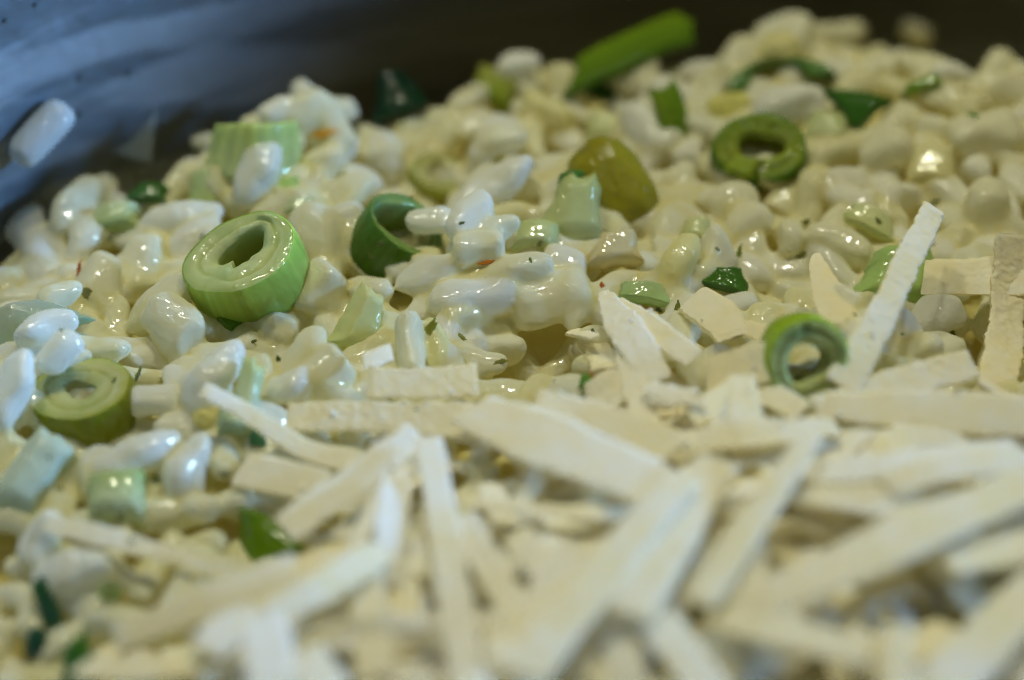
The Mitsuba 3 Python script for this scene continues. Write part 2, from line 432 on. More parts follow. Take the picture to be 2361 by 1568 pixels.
ring('spring_onion_slice', m, cam(0.0, 0.45, 0.89), cam(1, 0.1, 0), 125 * w, 68 * w, 0.72, 70 * w, (0.06, 0.18, 0.02), (0.10, 0.24, 0.04), (0.4, 0.45, 0.2), 13, arc=(0.25, math.pi + 0.1),
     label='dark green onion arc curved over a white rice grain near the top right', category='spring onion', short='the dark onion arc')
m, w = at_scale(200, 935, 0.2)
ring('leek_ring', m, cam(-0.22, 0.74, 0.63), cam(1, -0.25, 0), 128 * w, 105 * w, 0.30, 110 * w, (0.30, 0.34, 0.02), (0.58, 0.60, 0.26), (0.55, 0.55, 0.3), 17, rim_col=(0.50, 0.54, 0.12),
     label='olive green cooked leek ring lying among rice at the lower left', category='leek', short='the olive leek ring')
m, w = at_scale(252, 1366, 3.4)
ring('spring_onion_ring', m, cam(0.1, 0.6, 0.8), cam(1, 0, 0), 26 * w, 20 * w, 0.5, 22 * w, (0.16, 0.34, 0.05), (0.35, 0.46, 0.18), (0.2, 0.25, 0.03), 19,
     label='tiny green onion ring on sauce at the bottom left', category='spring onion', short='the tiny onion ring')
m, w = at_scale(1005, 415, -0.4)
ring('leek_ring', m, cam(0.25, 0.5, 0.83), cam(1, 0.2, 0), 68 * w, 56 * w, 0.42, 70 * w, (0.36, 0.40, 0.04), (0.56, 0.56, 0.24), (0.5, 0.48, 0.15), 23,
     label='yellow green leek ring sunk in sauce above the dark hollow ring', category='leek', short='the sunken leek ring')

# leaves and slabs
A = P(1450, 160, 3.0)
patch('spring_onion_leaf', [V(1300, 228, A, 4), V(1318, 142, A, 0), V(1560, 34, A, -4), V(1606, 96, A, 0)], 1.3, 0.6, (0.10, 0.20, 0.015), (0.20, 0.32, 0.015), seed=2,
      label='long bright green onion leaf jutting up against the dark pan at the top', category='spring onion', short='the jutting green leaf')
A = P(1540, 265, 1.4)
patch('spring_onion_leaf', [V(1492, 200, A, 1), V(1552, 190, A, -1), V(1590, 330, A, 0), V(1520, 330, A, 2)], 1.2, 0.8, (0.20, 0.30, 0.02), (0.14, 0.26, 0.02), seed=3,
      label='upright green onion strip below the jutting leaf', category='spring onion', short='the upright green strip')
A = P(1400, 225, 1.2)
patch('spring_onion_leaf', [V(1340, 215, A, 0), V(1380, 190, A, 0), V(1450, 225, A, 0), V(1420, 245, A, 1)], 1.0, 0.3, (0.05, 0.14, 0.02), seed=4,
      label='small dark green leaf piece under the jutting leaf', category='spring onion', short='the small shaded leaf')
A = P(1140, 195, 1.2)
patch('leek_slice', [V(1080, 215, A, 1), V(1110, 150, A, -1), V(1200, 205, A, -1), V(1160, 260, A, 1)], 2.0, 0.6, (0.28, 0.38, 0.02), (0.40, 0.40, 0.10), seed=5,
      label='olive green leek slice near the top, left of the jutting leaf', category='leek', short='the olive leek slice')
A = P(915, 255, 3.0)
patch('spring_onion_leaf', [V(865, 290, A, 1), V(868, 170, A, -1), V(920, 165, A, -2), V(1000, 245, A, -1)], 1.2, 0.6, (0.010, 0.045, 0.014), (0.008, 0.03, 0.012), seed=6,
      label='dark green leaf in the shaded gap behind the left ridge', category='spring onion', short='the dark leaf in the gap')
A = P(590, 370, 2.2)
shell = patch('leek_layer', [V(462, 405, A, -1.5), V(500, 285, A, -1.0), V(690, 278, A, -1.0), V(700, 425, A, -1.5)], 1.4, 3.4, (0.62, 0.68, 0.30), (0.56, 0.68, 0.20), along='t', stripes=0.12, n=34, jag=0.04, seed=7,
              label='pale lime striped leek layer arching behind a rice grain on the left ridge', category='leek', short='the striped leek layer')
A = P(480, 440, 1.2)
patch('leek_layer', [V(425, 490, A, 0), V(445, 400, A, -1), V(545, 395, A, -1), V(560, 480, A, 0)], 1.4, 1.6, (0.52, 0.64, 0.22), (0.6, 0.70, 0.34), along='t', stripes=0.12, jag=0.05, seed=8,
      label='smaller striped lime leek layer left of the tapered white grain', category='leek', short='the smaller striped leek layer')
A = P(640, 440, 1.4)
patch('leek_layer', [V(590, 470, A, 1), V(600, 440, A, 0), V(690, 410, A, 0), V(695, 445, A, 1)], 1.2, 0.5, (0.46, 0.62, 0.16), seed=9,
      label='small lime leek strip just above the large spring onion ring', category='leek', short='the lime leek strip')
A = P(1415, 440, 1.2)
m, w = at_scale(1415, 436, 1.2)
blob('leek_chunk', m, turned(-55), (122 * w, 84 * w, 78 * w), (0.27, 0.24, 0.01), 12, 0.09, 4, color2=(0.40, 0.36, 0.03),
     label='big olive green translucent leek chunk in the upper middle', category='leek', short='the olive leek chunk')
A = P(1310, 500, 2.6)
patch('onion_piece', [V(1218, 570, A, 1.5), V(1290, 420, A, -0.5), V(1372, 400, A, -1.5), V(1392, 545, A, 0.5)], 3.6, 0.5, (0.64, 0.68, 0.32), (0.56, 0.60, 0.24), seed=13, rough=0.2,
      label='pale glassy onion piece with flat faces left of the olive chunk', category='onion', short='the flat glassy onion piece')
A = P(1312, 426, 4.6)
patch('spring_onion_chip', [V(1283, 440, A, 0), V(1292, 404, A, 0), V(1352, 400, A, 0), V(1310, 455, A, 1)], 1.0, 0.5, (0.05, 0.17, 0.03), (0.10, 0.25, 0.04), seed=14,
      label='dark green chip on the corner of the flat glassy onion piece', category='spring onion', short='the corner chip')
A = P(615, 1250, 0.8)
patch('spring_onion_leaf', [V(553, 1330, A, 1), V(552, 1170, A, -1), V(625, 1195, A, -0.5), V(705, 1270, A, 1)], 1.2, 0.8, (0.13, 0.24, 0.012), (0.15, 0.27, 0.012), seed=15,
      label='dark green leaf square standing under the pale planks at the lower left', category='spring onion', short='the dark green leaf square')
A = P(540, 755, 0.6)
patch('spring_onion_leaf', [V(498, 735, A, 1), V(505, 715, A, 0), V(610, 715, A, 0), V(540, 785, A, 1.2)], 1.0, 0.2, (0.14, 0.27, 0.015), seed=16,
      label='green leaf wedge poking out below the large spring onion ring', category='spring onion', short='the green wedge')
A = P(345, 455, 0.4)
patch('spring_onion_leaf', [V(285, 470, A, 1), V(320, 425, A, 0), V(385, 430, A, 0), V(390, 475, A, 1)], 1.2, 0.6, (0.06, 0.16, 0.04), (0.05, 0.16, 0.01), seed=17,
      label='dark green leaf piece left of the striped leek at the ridge', category='spring onion', short='the dark ridge leaf')
A = P(1660, 655, 1.4)
patch('spring_onion_leaf', [V(1598, 655, A, 0), V(1640, 625, A, -1), V(1712, 622, A, -1), V(1728, 690, A, 1)], 1.0, 0.4, (0.07, 0.18, 0.02), (0.06, 0.15, 0.02), seed=18,
      label='dark green trapezoid leaf in the middle right, over a dark hollow', category='spring onion', short='the dark trapezoid leaf')
A = P(1490, 690, 0.6)
patch('leek_slice', [V(1420, 690, A, 1), V(1440, 655, A, 0), V(1540, 665, A, 0), V(1560, 720, A, 1)], 1.6, 0.6, (0.46, 0.62, 0.24), (0.52, 0.64, 0.32), seed=19,
      label='pale green leek slice behind the pointed shreds', category='leek', short='the pale leek slice')
A = P(1354, 884, 3.6)
patch('spring_onion_chip', [V(1328, 898, A, 0.6), V(1342, 862, A, 0.2), V(1366, 872, A, 0), V(1376, 892, A, 0.5)], 1.2, 0.3, (0.10, 0.32, 0.02), (0.24, 0.44, 0.10), n=12, seed=20,
      label='small vivid green chip beside a white fibrous flake', category='spring onion', short='the vivid green chip')
A = P(593, 1008, 1.4)
patch('spring_onion_chip', [V(572, 1030, A, 0), V(578, 980, A, 0), V(612, 1000, A, 0), V(618, 1032, A, 0)], 1.0, 0.3, (0.07, 0.22, 0.10), n=12, seed=21,
      label='dark teal green chip under the thin curved shred', category='spring onion', short='the teal chip')
m, w = at_scale(84, 1486, 2.6)
blob('spring_onion_chip', m, turned(80), (38 * w, 26 * w, 28 * w), (0.012, 0.06, 0.02), 22, 0.2, 3, color2=(0.02, 0.10, 0.06), label='very dark green rounded chip in the bottom left corner', category='spring onion', short='the very dark chip')
A = P(110, 1400, 2.4)
patch('spring_onion_strip', [V(70, 1335, A, 0), V(105, 1320, A, 0), V(160, 1455, A, 0), V(110, 1455, A, 0)], 1.2, 0.4, (0.05, 0.15, 0.05), (0.03, 0.12, 0.05), seed=23,
      label='dark green strip running down the bottom left corner', category='spring onion', short='the dark green strip')
A = P(180, 1545, 2.0)
patch('spring_onion_strip', [V(140, 1600, A, 0), V(150, 1490, A, -1), V(200, 1450, A, -1), V(230, 1600, A, 0)], 1.2, 0.4, (0.04, 0.14, 0.06), (0.08, 0.25, 0.02), seed=24,
      label='green strip at the bottom edge left of the lowest plank', category='spring onion', short='the bottom green strip')
A = P(80, 755, 0.6)
patch('leek_slice', [V(-40, 850, A, 2), V(-40, 730, A, 0), V(90, 695, A, -1), V(215, 735, A, 0)], 1.6, 0.9, (0.36, 0.48, 0.28), (0.48, 0.50, 0.36), seed=25,
      label='blue green leek slice at the left edge below the dark gap', category='leek', short='the blue green slice')
A = P(2010, 530, 1.6)
patch('onion_piece', [V(1945, 510, A, 1), V(1970, 470, A, 0), V(2050, 510, A, 0), V(2075, 590, A, 1)], 1.6, 1.0, (0.74, 0.76, 0.34), (0.74, 0.78, 0.46), along='t', seed=26,
      label='curved pale yellow green onion piece left of the upright shred', category='onion', short='the curved onion piece')
A = P(2060, 640, 2.0)
patch('leek_chunk', [V(1945, 700, A, 1), V(2010, 585, A, -1), V(2130, 570, A, -2), V(2195, 720, A, 0)], 4.6, 0.9, (0.50, 0.68, 0.22), (0.42, 0.58, 0.20), n=26, seed=27,
      label='block of pale green leek behind the upright shred on the right', category='leek', short='the pale green leek block')
A = P(2120, 215, 1.6)
patch('spring_onion_strip', [V(2075, 230, A, 0), V(2090, 200, A, 0), V(2160, 170, A, 0), V(2175, 195, A, 1)], 1.0, 0.3, (0.18, 0.32, 0.02), seed=28,
      label='bright green strip at the top right ridge beside a white grain', category='spring onion', short='the bright green strip')
A = P(1995, 250, 1.4)
patch('spring_onion_leaf', [V(1890, 205, A, 0), V(1925, 215, A, -1), V(2062, 228, A, -1), V(1975, 305, A, 1)], 1.2, 0.4, (0.05, 0.16, 0.02), (0.05, 0.15, 0.02), seed=29,
      label='folded dark green leaf right of the onion arc near the top', category='spring onion', short='the folded dark leaf')
A = P(1722, 395, 2.4)
patch('spring_onion_chip', [V(1672, 395, A, 0), V(1690, 365, A, 0), V(1760, 372, A, 0), V(1735, 418, A, 1)], 1.6, 0.4, (0.32, 0.44, 0.03), (0.40, 0.48, 0.08), seed=30,
      label='lime chunk at the foot of the blurred onion ring', category='spring onion', short='the lime chunk')
A = P(2150, 395, 1.2)
patch('onion_piece', [V(2085, 430, A, 1), V(2095, 345, A, -1), V(2200, 345, A, -1), V(2200, 440, A, 1)], 2.4, 0.3, (0.80, 0.74, 0.36), (0.80, 0.76, 0.44), stripes=0.08, along='t', seed=31,
      label='pale yellow layered onion block on the right slope', category='onion', short='the layered yellow onion block')
m, w = at_scale(1675, 248, 1.2)
blob('onion_piece', m, turned(10), (52 * w, 32 * w, 34 * w), (0.76, 0.72, 0.22), 32, 0.2, 3, label='yellow onion nub with several glints left of the onion arc', category='onion', short='the yellow onion nub')
A = P(820, 730, 1.8)
patch('onion_piece', [V(752, 800, A, 1.5), V(835, 655, A, 0), V(880, 680, A, -1), V(868, 830, A, 0)], 3.2, 0.5, (0.70, 0.74, 0.30), (0.72, 0.70, 0.34), seed=33,
      label='pale yellow green onion wedge with a sharp peak below the hollow ring', category='onion', short='the peaked onion wedge')
A = P(1415, 585, 2.0)
patch('onion_piece', [V(1340, 620, A, 1), V(1385, 545, A, -0.5), V(1462, 535, A, -1), V(1480, 615, A, 0.5)], 3.0, 0.5, (0.78, 0.70, 0.42), (0.76, 0.68, 0.40), seed=34,
      label='cream onion square below the olive chunk', category='onion', short='the cream onion square')
A = P(75, 1090, 1.0)
patch('onion_piece', [V(-40, 1165, A, 2.5), V(95, 985, A, -0.5), V(180, 1050, A, -0.5), V(70, 1215, A, 2.5)], 5.0, 0.5, (0.60, 0.70, 0.54), (0.64, 0.70, 0.50), n=26, seed=35,
      label='large blue white onion block at the left edge', category='onion', short='the large onion block')
A = P(285, 1160, 1.0)
patch('leek_chunk', [V(200, 1195, A, 2), V(210, 1110, A, -1), V(345, 1095, A, -1), V(330, 1205, A, 2)], 3.6, 0.3, (0.68, 0.74, 0.46), (0.44, 0.56, 0.16), seed=36,
      label='pale green leek chunk with a dark speck at the lower left', category='leek', short='the pale leek chunk')
m, w = at_scale(478, 968, 1.2)
blob('onion_piece', m, turned(-20), (36 * w, 24 * w, 24 * w), (0.76, 0.70, 0.26), 37, 0.2, 3, label='small yellow onion nub under the thin curved shred', category='onion', short='the small yellow nub')
A = P(585, 900, 3.2)
patch('onion_piece', [V(535, 960, A, 1), V(562, 815, A, 0), V(612, 850, A, 0), V(590, 990, A, 1)], 2.4, 0.8, (0.80, 0.84, 0.62), (0.66, 0.74, 0.34), seed=38,
      label='pale green onion curl beside a white grain above the curved shred', category='onion', short='the pale onion curl')
A = P(310, 315, -2.0)
A = CAM + ray(310, 315) * 352
patch('onion_film', [V(255, 352, A, 0), V(300, 330, A, 0), V(362, 255, A, 0), V(345, 378, A, 0)], 0.3, 0.3, (0.30, 0.34, 0.33), seed=39,
      label='thin triangular onion film clinging to the steel pan wall', category='onion', short='the onion film on the pan wall')

for px, py, pts_, th_, c1, c2, sd, lab, sh in [
        (262, 512, [(198, 545), (225, 478), (322, 472), (318, 530)], 2.6, (0.50, 0.62, 0.26), (0.62, 0.68, 0.40), 51, 'pale green onion piece left of the long white grain', 'the green piece left of the long grain'),
        (540, 985, [(500, 1010), (505, 935), (580, 950), (585, 1010)], 2.6, (0.56, 0.68, 0.44), (0.50, 0.62, 0.34), 52, 'pale green onion chunk under the middle of the thin curved shred', 'the chunk under the curved shred'),
        (1232, 545, [(1180, 575), (1195, 515), (1290, 525), (1275, 580)], 2.2, (0.66, 0.70, 0.36), (0.60, 0.66, 0.28), 53, 'glassy pale onion slice below the flat glassy onion piece', 'the glassy slice'),
        (690, 480, [(650, 500), (660, 448), (745, 470), (720, 520)], 2.0, (0.60, 0.68, 0.36), (0.64, 0.68, 0.44), 54, 'pale green onion slice above the upper right of the large ring', 'the slice above the large ring'),
        (1900, 300, [(1850, 330), (1865, 262), (1950, 270), (1960, 345)], 2.4, (0.66, 0.70, 0.38), (0.60, 0.66, 0.30), 55, 'pale onion slice below the dark onion arc', 'the slice below the onion arc'),
        (1395, 300, [(1340, 330), (1360, 265), (1450, 275), (1440, 340)], 2.4, (0.62, 0.66, 0.28), (0.68, 0.70, 0.40), 56, 'yellow green onion slice above the olive chunk', 'the slice above the olive chunk'),
        (1600, 545, [(1560, 560), (1580, 515), (1640, 510), (1640, 570)], 1.8, (0.64, 0.68, 0.30), (0.70, 0.70, 0.36), 57, 'yellow green onion bit above the yellowish upright grain', 'the onion bit')]:
    A = P(px, py, 1.2)
    patch('onion_piece', [V(a_, b_, A, t_) for (a_, b_), t_ in zip(pts_, (1, -0.5, -0.5, 1))], th_, 0.5, c1, c2, seed=sd, label=lab, category='onion', short=sh)

# ------------------------------------------------------------------ rice grains that the photograph lets one point at
HG = [
    (415, 505, (328, 530), (512, 482), 76, 1.8, WHITE, 'long white rice grain lying left of the large spring onion ring', 'the long white grain left of the ring'),
    (600, 390, (612, 312), (575, 470), 92, 3.2, WHITE, 'tapered white rice grain standing in front of the striped leek', 'the tapered grain'),
    (885, 350, (886, 296), (884, 405), 82, 1.2, WHITE, 'upright oval rice grain right of the left ridge peak', 'the upright oval grain'),
    (1140, 430, (1050, 490), (1228, 368), 84, 2.2, WHITE, 'long white rice grain slanting up to the right above the small stubby grains', 'the long slanting grain'),
    (1085, 492, (1042, 532), (1128, 455), 72, 3.0, WHITE, 'small plump rice grain at the foot of the long slanting grain', 'the small plump grain'),
    (985, 512, (940, 512), (1042, 512), 70, 2.8, WHITE, 'stubby white rice grain overhanging the dark hollow onion ring', 'the stubby overhanging grain'),
    (1110, 568, (1045, 575), (1168, 562), 74, 2.0, CREAM, 'sauce coated rice lump below the stubby overhanging grain', 'the coated lump'),
    (985, 628, (918, 652), (1062, 602), 64, 2.2, WHITE, 'smooth white rice grain on the mound, uppermost left', 'the smooth grain on the mound'),
    (1200, 618, (1120, 632), (1268, 606), 62, 2.6, CREAM, 'rice grain along the top edge of the mound', 'the mound edge grain'),
    (1085, 684, (992, 690), (1182, 674), 84, 2.8, WHITE, 'large plump rice grain in the centre of the mound', 'the large grain on the mound'),
    (1260, 690, (1180, 715), (1345, 668), 120, 2.0, CREAM, 'broad creamy rice lump on the right side of the mound', 'the broad lump on the mound'),
    (938, 790, (930, 725), (948, 860), 62, 3.0, CREAM, 'upright grainy rice piece covered in glints left of the green flecked sauce', 'the upright glinting grain'),
    (1000, 800, (988, 730), (1010, 860), 62, 2.4, YELLOW, 'sauce coated rice strand bearing a green herb fleck', 'the strand with the herb fleck'),
    (1105, 815, (1045, 808), (1175, 842), 56, 2.2, CREAM, 'low cream rice grain lying under the mound hollow', 'the low cream grain'),
    (395, 665, (318, 700), (478, 640), 66, 2.6, CREAM, 'cream rice grain lying left of the large spring onion ring foot', 'the cream grain left of the ring foot'),
    (395, 745, (350, 690), (440, 800), 110, 2.4, CREAM, 'big sauce coated rice lump below the cream grain', 'the big coated lump'),
    (130, 755, (40, 780), (178, 730), 62, 2.6, WHITE, 'white rice grain on the peak of the left clump', 'the peak grain of the left clump'),
    (140, 815, (95, 850), (182, 772), 76, 3.6, WHITE, 'broken rice grain facing right on the left clump', 'the broken grain'),
    (30, 890, (68, 810), (-8, 985), 78, 3.8, WHITE, 'long bluish lit rice grain leaning at the left edge', 'the bluish leaning grain'),
    (490, 865, (425, 935), (555, 795), 82, 3.2, WHITE, 'glossy white rice grain slanting above the thin curved shred', 'the glossy slanting grain'),
    (352, 925, (310, 920), (402, 925), 82, 1.4, WHITE, 'round white rice nub right of the olive leek ring', 'the round white nub'),
    (320, 1045, (230, 1085), (415, 1008), 82, 2.6, WHITE, 'big smooth rice grain right of the large onion block', 'the big smooth grain'),
    (435, 1070, (472, 1005), (396, 1142), 76, 2.6, WHITE, 'blurred rice grain slanting beside the big smooth grain', 'the blurred slanting grain'),
    (165, 1318, (82, 1338), (252, 1298), 90, 2.6, WHITE, 'thick blurred rice grain at the lower left under the translucent strand', 'the thick lower grain'),
    (95, 1235, (62, 1292), (128, 1180), 74, 2.2, WHITE, 'blurred rice grain slanting below the large onion block', 'the grain under the onion block'),
    (640, 755, (630, 715), (652, 800), 82, 2.6, CREAM, 'round cream rice nub below the right foot of the large ring', 'the round cream nub'),
    (735, 660, (698, 715), (775, 610), 100, 2.4, CREAM, 'fat cream rice lump with a blue glint right of the large ring', 'the fat lump'),
    (725, 545, (700, 475), (758, 620), 100, 2.0, CREAM, 'tall cream rice lump between the two spring onion rings', 'the tall lump between the rings'),
    (785, 500, (745, 505), (832, 495), 62, 2.4, WHITE, 'white ragged rice nub left of the dark hollow ring', 'the ragged white nub'),
    (700, 830, (665, 895), (742, 758), 84, 2.4, CREAM, 'cream rice grain with a pointed top left of the peaked wedge', 'the pointed cream grain'),
    (770, 865, (720, 890), (800, 820), 100, 2.0, CREAM, 'rounded cream rice lump above the long pale plank', 'the rounded cream lump'),
    (665, 900, (615, 905), (722, 880), 78, 1.8, WHITE, 'rounded rice grain with two glints above the thin curved shred end', 'the two glint grain'),
    (860, 670, (815, 690), (905, 652), 64, 2.4, CREAM, 'small cream rice grain right of the tip of the peaked wedge', 'the small cream grain'),
    (1565, 595, (1602, 535), (1535, 645), 66, 2.4, YELLOW, 'yellowish rice grain standing right of the cream onion square', 'the yellowish upright grain'),
    (1650, 575, (1640, 520), (1668, 632), 78, 1.8, CREAM, 'pale rice grain above the dark trapezoid leaf', 'the grain above the trapezoid leaf'),
    (1725, 520, (1690, 545), (1765, 490), 90, 1.2, CREAM, 'blocky cream rice grain in the middle right', 'the blocky grain'),
    (1825, 545, (1795, 545), (1855, 548), 76, 2.0, CREAM, 'round rice nub with double glints right of the blocky grain', 'the double glint nub'),
    (1945, 560, (1870, 535), (2015, 580), 66, 1.8, CREAM, 'long pale rice grain with a fleck above the pointed shred', 'the long flecked grain'),
    (2170, 735, (2110, 770), (2212, 700), 92, 2.6, WHITE, 'glassy rice grain right of the upright shred', 'the glassy grain'),
    (2090, 760, (2068, 720), (2108, 800), 72, 2.6, WHITE, 'rice grain touching the right side of the upright shred', 'the touching grain'),
    (2120, 810, (2075, 815), (2170, 800), 70, 2.0, CREAM, 'shaded rice grain under the glassy grain', 'the shaded grain'),
    (2280, 470, (2215, 490), (2330, 455), 110, 1.8, CREAM, 'fat rice grain with one very bright glint near the right edge', 'the bright glint grain'),
    (1815, 240, (1735, 255), (1895, 225), 92, 2.8, WHITE, 'blurred white rice grain inside the dark onion arc', 'the grain in the onion arc'),
    (1785, 105, (1735, 120), (1850, 110), 96, 2.0, YELLOW, 'blurred yellowish rice lump at the top right ridge', 'the yellowish ridge lump'),
    (1690, 130, (1680, 185), (1705, 90), 70, 2.0, CREAM, 'blurred upright rice grain at the left end of the top right ridge', 'the upright ridge grain'),
    (1930, 80, (1870, 85), (1990, 75), 66, 1.2, CREAM, 'blurred grey rice grain at the top of the right ridge with one glint', 'the grey ridge grain'),
    (2190, 165, (2145, 165), (2250, 165), 44, 3.0, WHITE, 'flat white rice grain on the far right ridge', 'the flat ridge grain'),
    (2310, 205, (2255, 215), (2380, 200), 76, 1.4, CREAM, 'blurred beige rice grain at the far right edge of the ridge', 'the beige ridge grain'),
    (1190, 150, (1145, 160), (1245, 138), 66, 3.2, WHITE, 'blurred white rice grain on the top ridge left of the jutting leaf', 'the white ridge grain'),
    (1035, 150, (1018, 105), (1045, 195), 48, 2.2, WHITE, 'blurred pointed rice grain tip rising at the top ridge', 'the rising tip'),
    (1470, 165, (1420, 190), (1525, 140), 62, 2.4, CREAM, 'blurred cream rice grain under the jutting green leaf', 'the grain under the jutting leaf'),
    (1255, 260, (1200, 230), (1320, 285), 76, 1.6, YELLOW, 'blurred yellow cream rice grain below the top ridge', 'the yellow grain below the ridge'),
    (1500, 300, (1450, 250), (1545, 350), 84, 1.6, WHITE, 'blurred whitish rice grain left of the upright green strip', 'the grain left of the green strip'),
    (1170, 320, (1100, 325), (1222, 315), 70, 1.6, CREAM, 'blurred blocky rice grain above the long slanting grain', 'the blocky blurred grain'),
    (715, 245, (660, 290), (740, 215), 80, 2.6, CREAM, 'cream rice grain at the peak of the left ridge', 'the left peak grain'),
    (770, 290, (740, 235), (800, 340), 62, 1.8, CREAM, 'cream rice grain sloping down the right side of the left peak', 'the sloping grain of the left peak'),
    (640, 255, (600, 275), (680, 240), 56, 3.2, WHITE, 'white rice grain just left of the left ridge peak', 'the white grain left of the peak'),
    (750, 365, (700, 375), (800, 352), 70, 1.4, CREAM, 'pale rice grain under the orange speck', 'the grain under the orange speck'),
    (800, 440, (745, 455), (850, 420), 72, 1.6, CREAM, 'blurred cream rice grain above the ragged white nub', 'the cream grain above the nub'),
    (195, 455, (130, 515), (262, 405), 80, 2.4, CREAM, 'dim rice grain leaning in the shade near the pan wall', 'the dim leaning grain'),
    (80, 560, (30, 480), (132, 628), 86, 1.2, WHITE, 'bluish rice grain slanting by the pan wall at the left edge', 'the bluish grain by the wall'),
    (225, 655, (238, 580), (215, 730), 90, 1.8, CREAM, 'pale rice grain behind a red orange speck at the left', 'the grain with the red speck'),
    (140, 690, (90, 700), (190, 660), 70, 3.2, CREAM, 'pale rice grain left of the red orange speck', 'the grain left of the red speck'),
    (335, 600, (330, 545), (342, 650), 80, 1.2, CREAM, 'shaded rice grain below the long white grain', 'the shaded grain below the long one'),
    (450, 560, (410, 590), (500, 520), 74, 1.0, WHITE, 'white rice grain tucked behind the left side of the large ring', 'the tucked grain'),
    (2150, 60, (2090, 90), (2185, 30), 90, 3.0, CREAM, 'very blurred grey rice lump far back at the top right', 'the far grey lump'),
    (1700, 465, (1640, 480), (1755, 440), 80, 1.4, CREAM, 'pale rice grain under the lime chunk', 'the grain under the lime chunk'),
    (2050, 350, (1990, 360), (2100, 330), 90, 1.6, CREAM, 'blurred cream rice lump left of the layered yellow block', 'the lump left of the layered block'),
    (2270, 310, (2190, 320), (2350, 300), 110, 1.8, CREAM, 'broad beige rice mass on the right slope under a herb fleck', 'the broad beige lump'),
]
for cx, cy, a, b, wpx, h, tint, lab, short in HG:
    hero_grain(a[0], a[1], b[0], b[1], wpx, h, lab, rng.uniform(-0.8, 0.8), rng.uniform(-0.8, 0.8), short=short, tint=tint, group=None, lump=0.08)


def on_wall(px, py, off):
    d = ray(px, py)
    o = CAM[:2] - WALL_C
    A_, B_, C_ = d[:2] @ d[:2], 2 * o @ d[:2], o @ o - (WALL_R - off) ** 2
    t = (-B_ + math.sqrt(max(0, B_ * B_ - 4 * A_ * C_))) / (2 * A_)
    return CAM + d * t


grain(on_wall(38, 368, 1.8), on_wall(150, 248, 1.8), 82 * 0.0407 * 1.05, label='lone white rice grain stuck to the steel pan wall at the upper left', tint=(0.66, 0.69, 0.66), sub=4, group=None, bend=0.0, taper=0.05, short='the lone grain on the wall', lump=0.05, alone=True)

# ------------------------------------------------------------------ grated cheese


def shred(pts, widths, thick, normal, seed, step=0.35, jag=0.22, rough=0.10, nw=7, end_skew=0.0, curl=0.0, name='cheese_shred', **info):
    """A grated strip along the points: rectangular section, torn edges, crumbly faces."""
    pts = np.asarray(pts, float)
    seg = np.linalg.norm(np.diff(pts, axis=0), axis=1)
    L = seg.sum()
    n = max(8, int(L / step))
    s = np.linspace(0, 1, n)
    cum = np.concatenate([[0], np.cumsum(seg)]) / L
    if len(pts) == 2:
        c = pts[0] + s[:, None] * (pts[1] - pts[0])
    else:
        from scipy.interpolate import make_interp_spline
        c = make_interp_spline(cum, pts, k=2)(s)
    wd = np.interp(s, np.linspace(0, 1, len(widths)), widths)
    t = np.gradient(c, axis=0)
    t /= np.linalg.norm(t, axis=1, keepdims=True)
    nn = np.asarray(normal, float) - (t @ np.asarray(normal))[:, None] * t
    nn /= np.linalg.norm(nn, axis=1, keepdims=True)
    b = np.cross(nn, t)
    j = lambda q, f, sd: N3(np.stack([q * L * f, 0 * q + sd * 1.7, 0 * q + 2.2], -1), 1.0, sd)      # noqa: E731
    el = 0.5 * wd * (1 + 0.24 * j(s, 0.16, seed)) + jag * (0.6 * j(s, 0.7, seed + 1) + 1.1 * j(s, 2.1, seed + 2))
    er = 0.5 * wd * (1 + 0.24 * j(s, 0.16, seed + 5)) + jag * (0.6 * j(s, 0.7, seed + 6) + 1.1 * j(s, 2.1, seed + 7))
    el, er = np.maximum(el, 0.12), np.maximum(er, 0.12)
    u = np.linspace(-1, 1, nw)
    across = np.where(u[None] < 0, u[None] * el[:, None], u[None] * er[:, None])
    sk = (end_skew * across + 0.5 * jag * N3(np.stack([across * 1.5, 0 * across + seed, 0 * across], -1), 1.0, seed + 11)) * (np.abs(2 * s[:, None] - 1) ** 6)
    mid = c[:, None] + across[..., None] * b[:, None] + sk[..., None] * t[:, None] + (curl * (across ** 2) / max(wd.max(), 0.1))[..., None] * nn[:, None]
    fall = np.clip(np.minimum(s, 1 - s) * n / 1.5, 0.15, 1)[:, None] * np.where(np.abs(u) > 0.99, 0.72, 1.0)[None]
    th = thick / 2 * fall * (1 + 0.25 * N3(mid, 0.5, seed + 20))
    top = mid + (th + rough * (0.5 * N3(mid, 0.9, seed + 30) + N3(mid, 2.6, seed + 33)))[..., None] * nn[:, None]
    bot = mid - (th + rough * (0.5 * N3(mid, 0.9, seed + 31) + N3(mid, 2.6, seed + 34)))[..., None] * nn[:, None]
    q = np.concatenate([top, bot[:, ::-1]], 1)
    m = q.shape[1]
    q = np.concatenate([q, q[:, :1]], 1)
    f = grid_faces(n, m + 1)
    v = q.reshape(-1, 3)
    caps = []
    for row in (0, n - 1):
        ids = row * (m + 1) + np.arange(m)
        for k in range(nw - 1):
            a0, a1, b0, b1 = ids[k], ids[k + 1], ids[m - 1 - k], ids[m - 2 - k]
            tri = [[a0, b0, b1], [a0, b1, a1]] if row == 0 else [[a0, b1, b0], [a0, a1, b1]]
            caps += tri
    tone = ((seed * 37) % 100) / 100.0
    pale = np.clip(0.08 + 0.85 * tone + 0.9 * N3(v, 0.16, seed + 40) + 0.5 * N3(v, 0.7, seed + 41), 0, 1)[:, None]
    col = np.array([0.95, 0.88, 0.61]) * (1 - pale) + np.array([0.97, 0.96, 0.90]) * pale
    return put(name, v, np.concatenate([f, np.array(caps)]), 'cheese_body', col, smooth=True, **info)


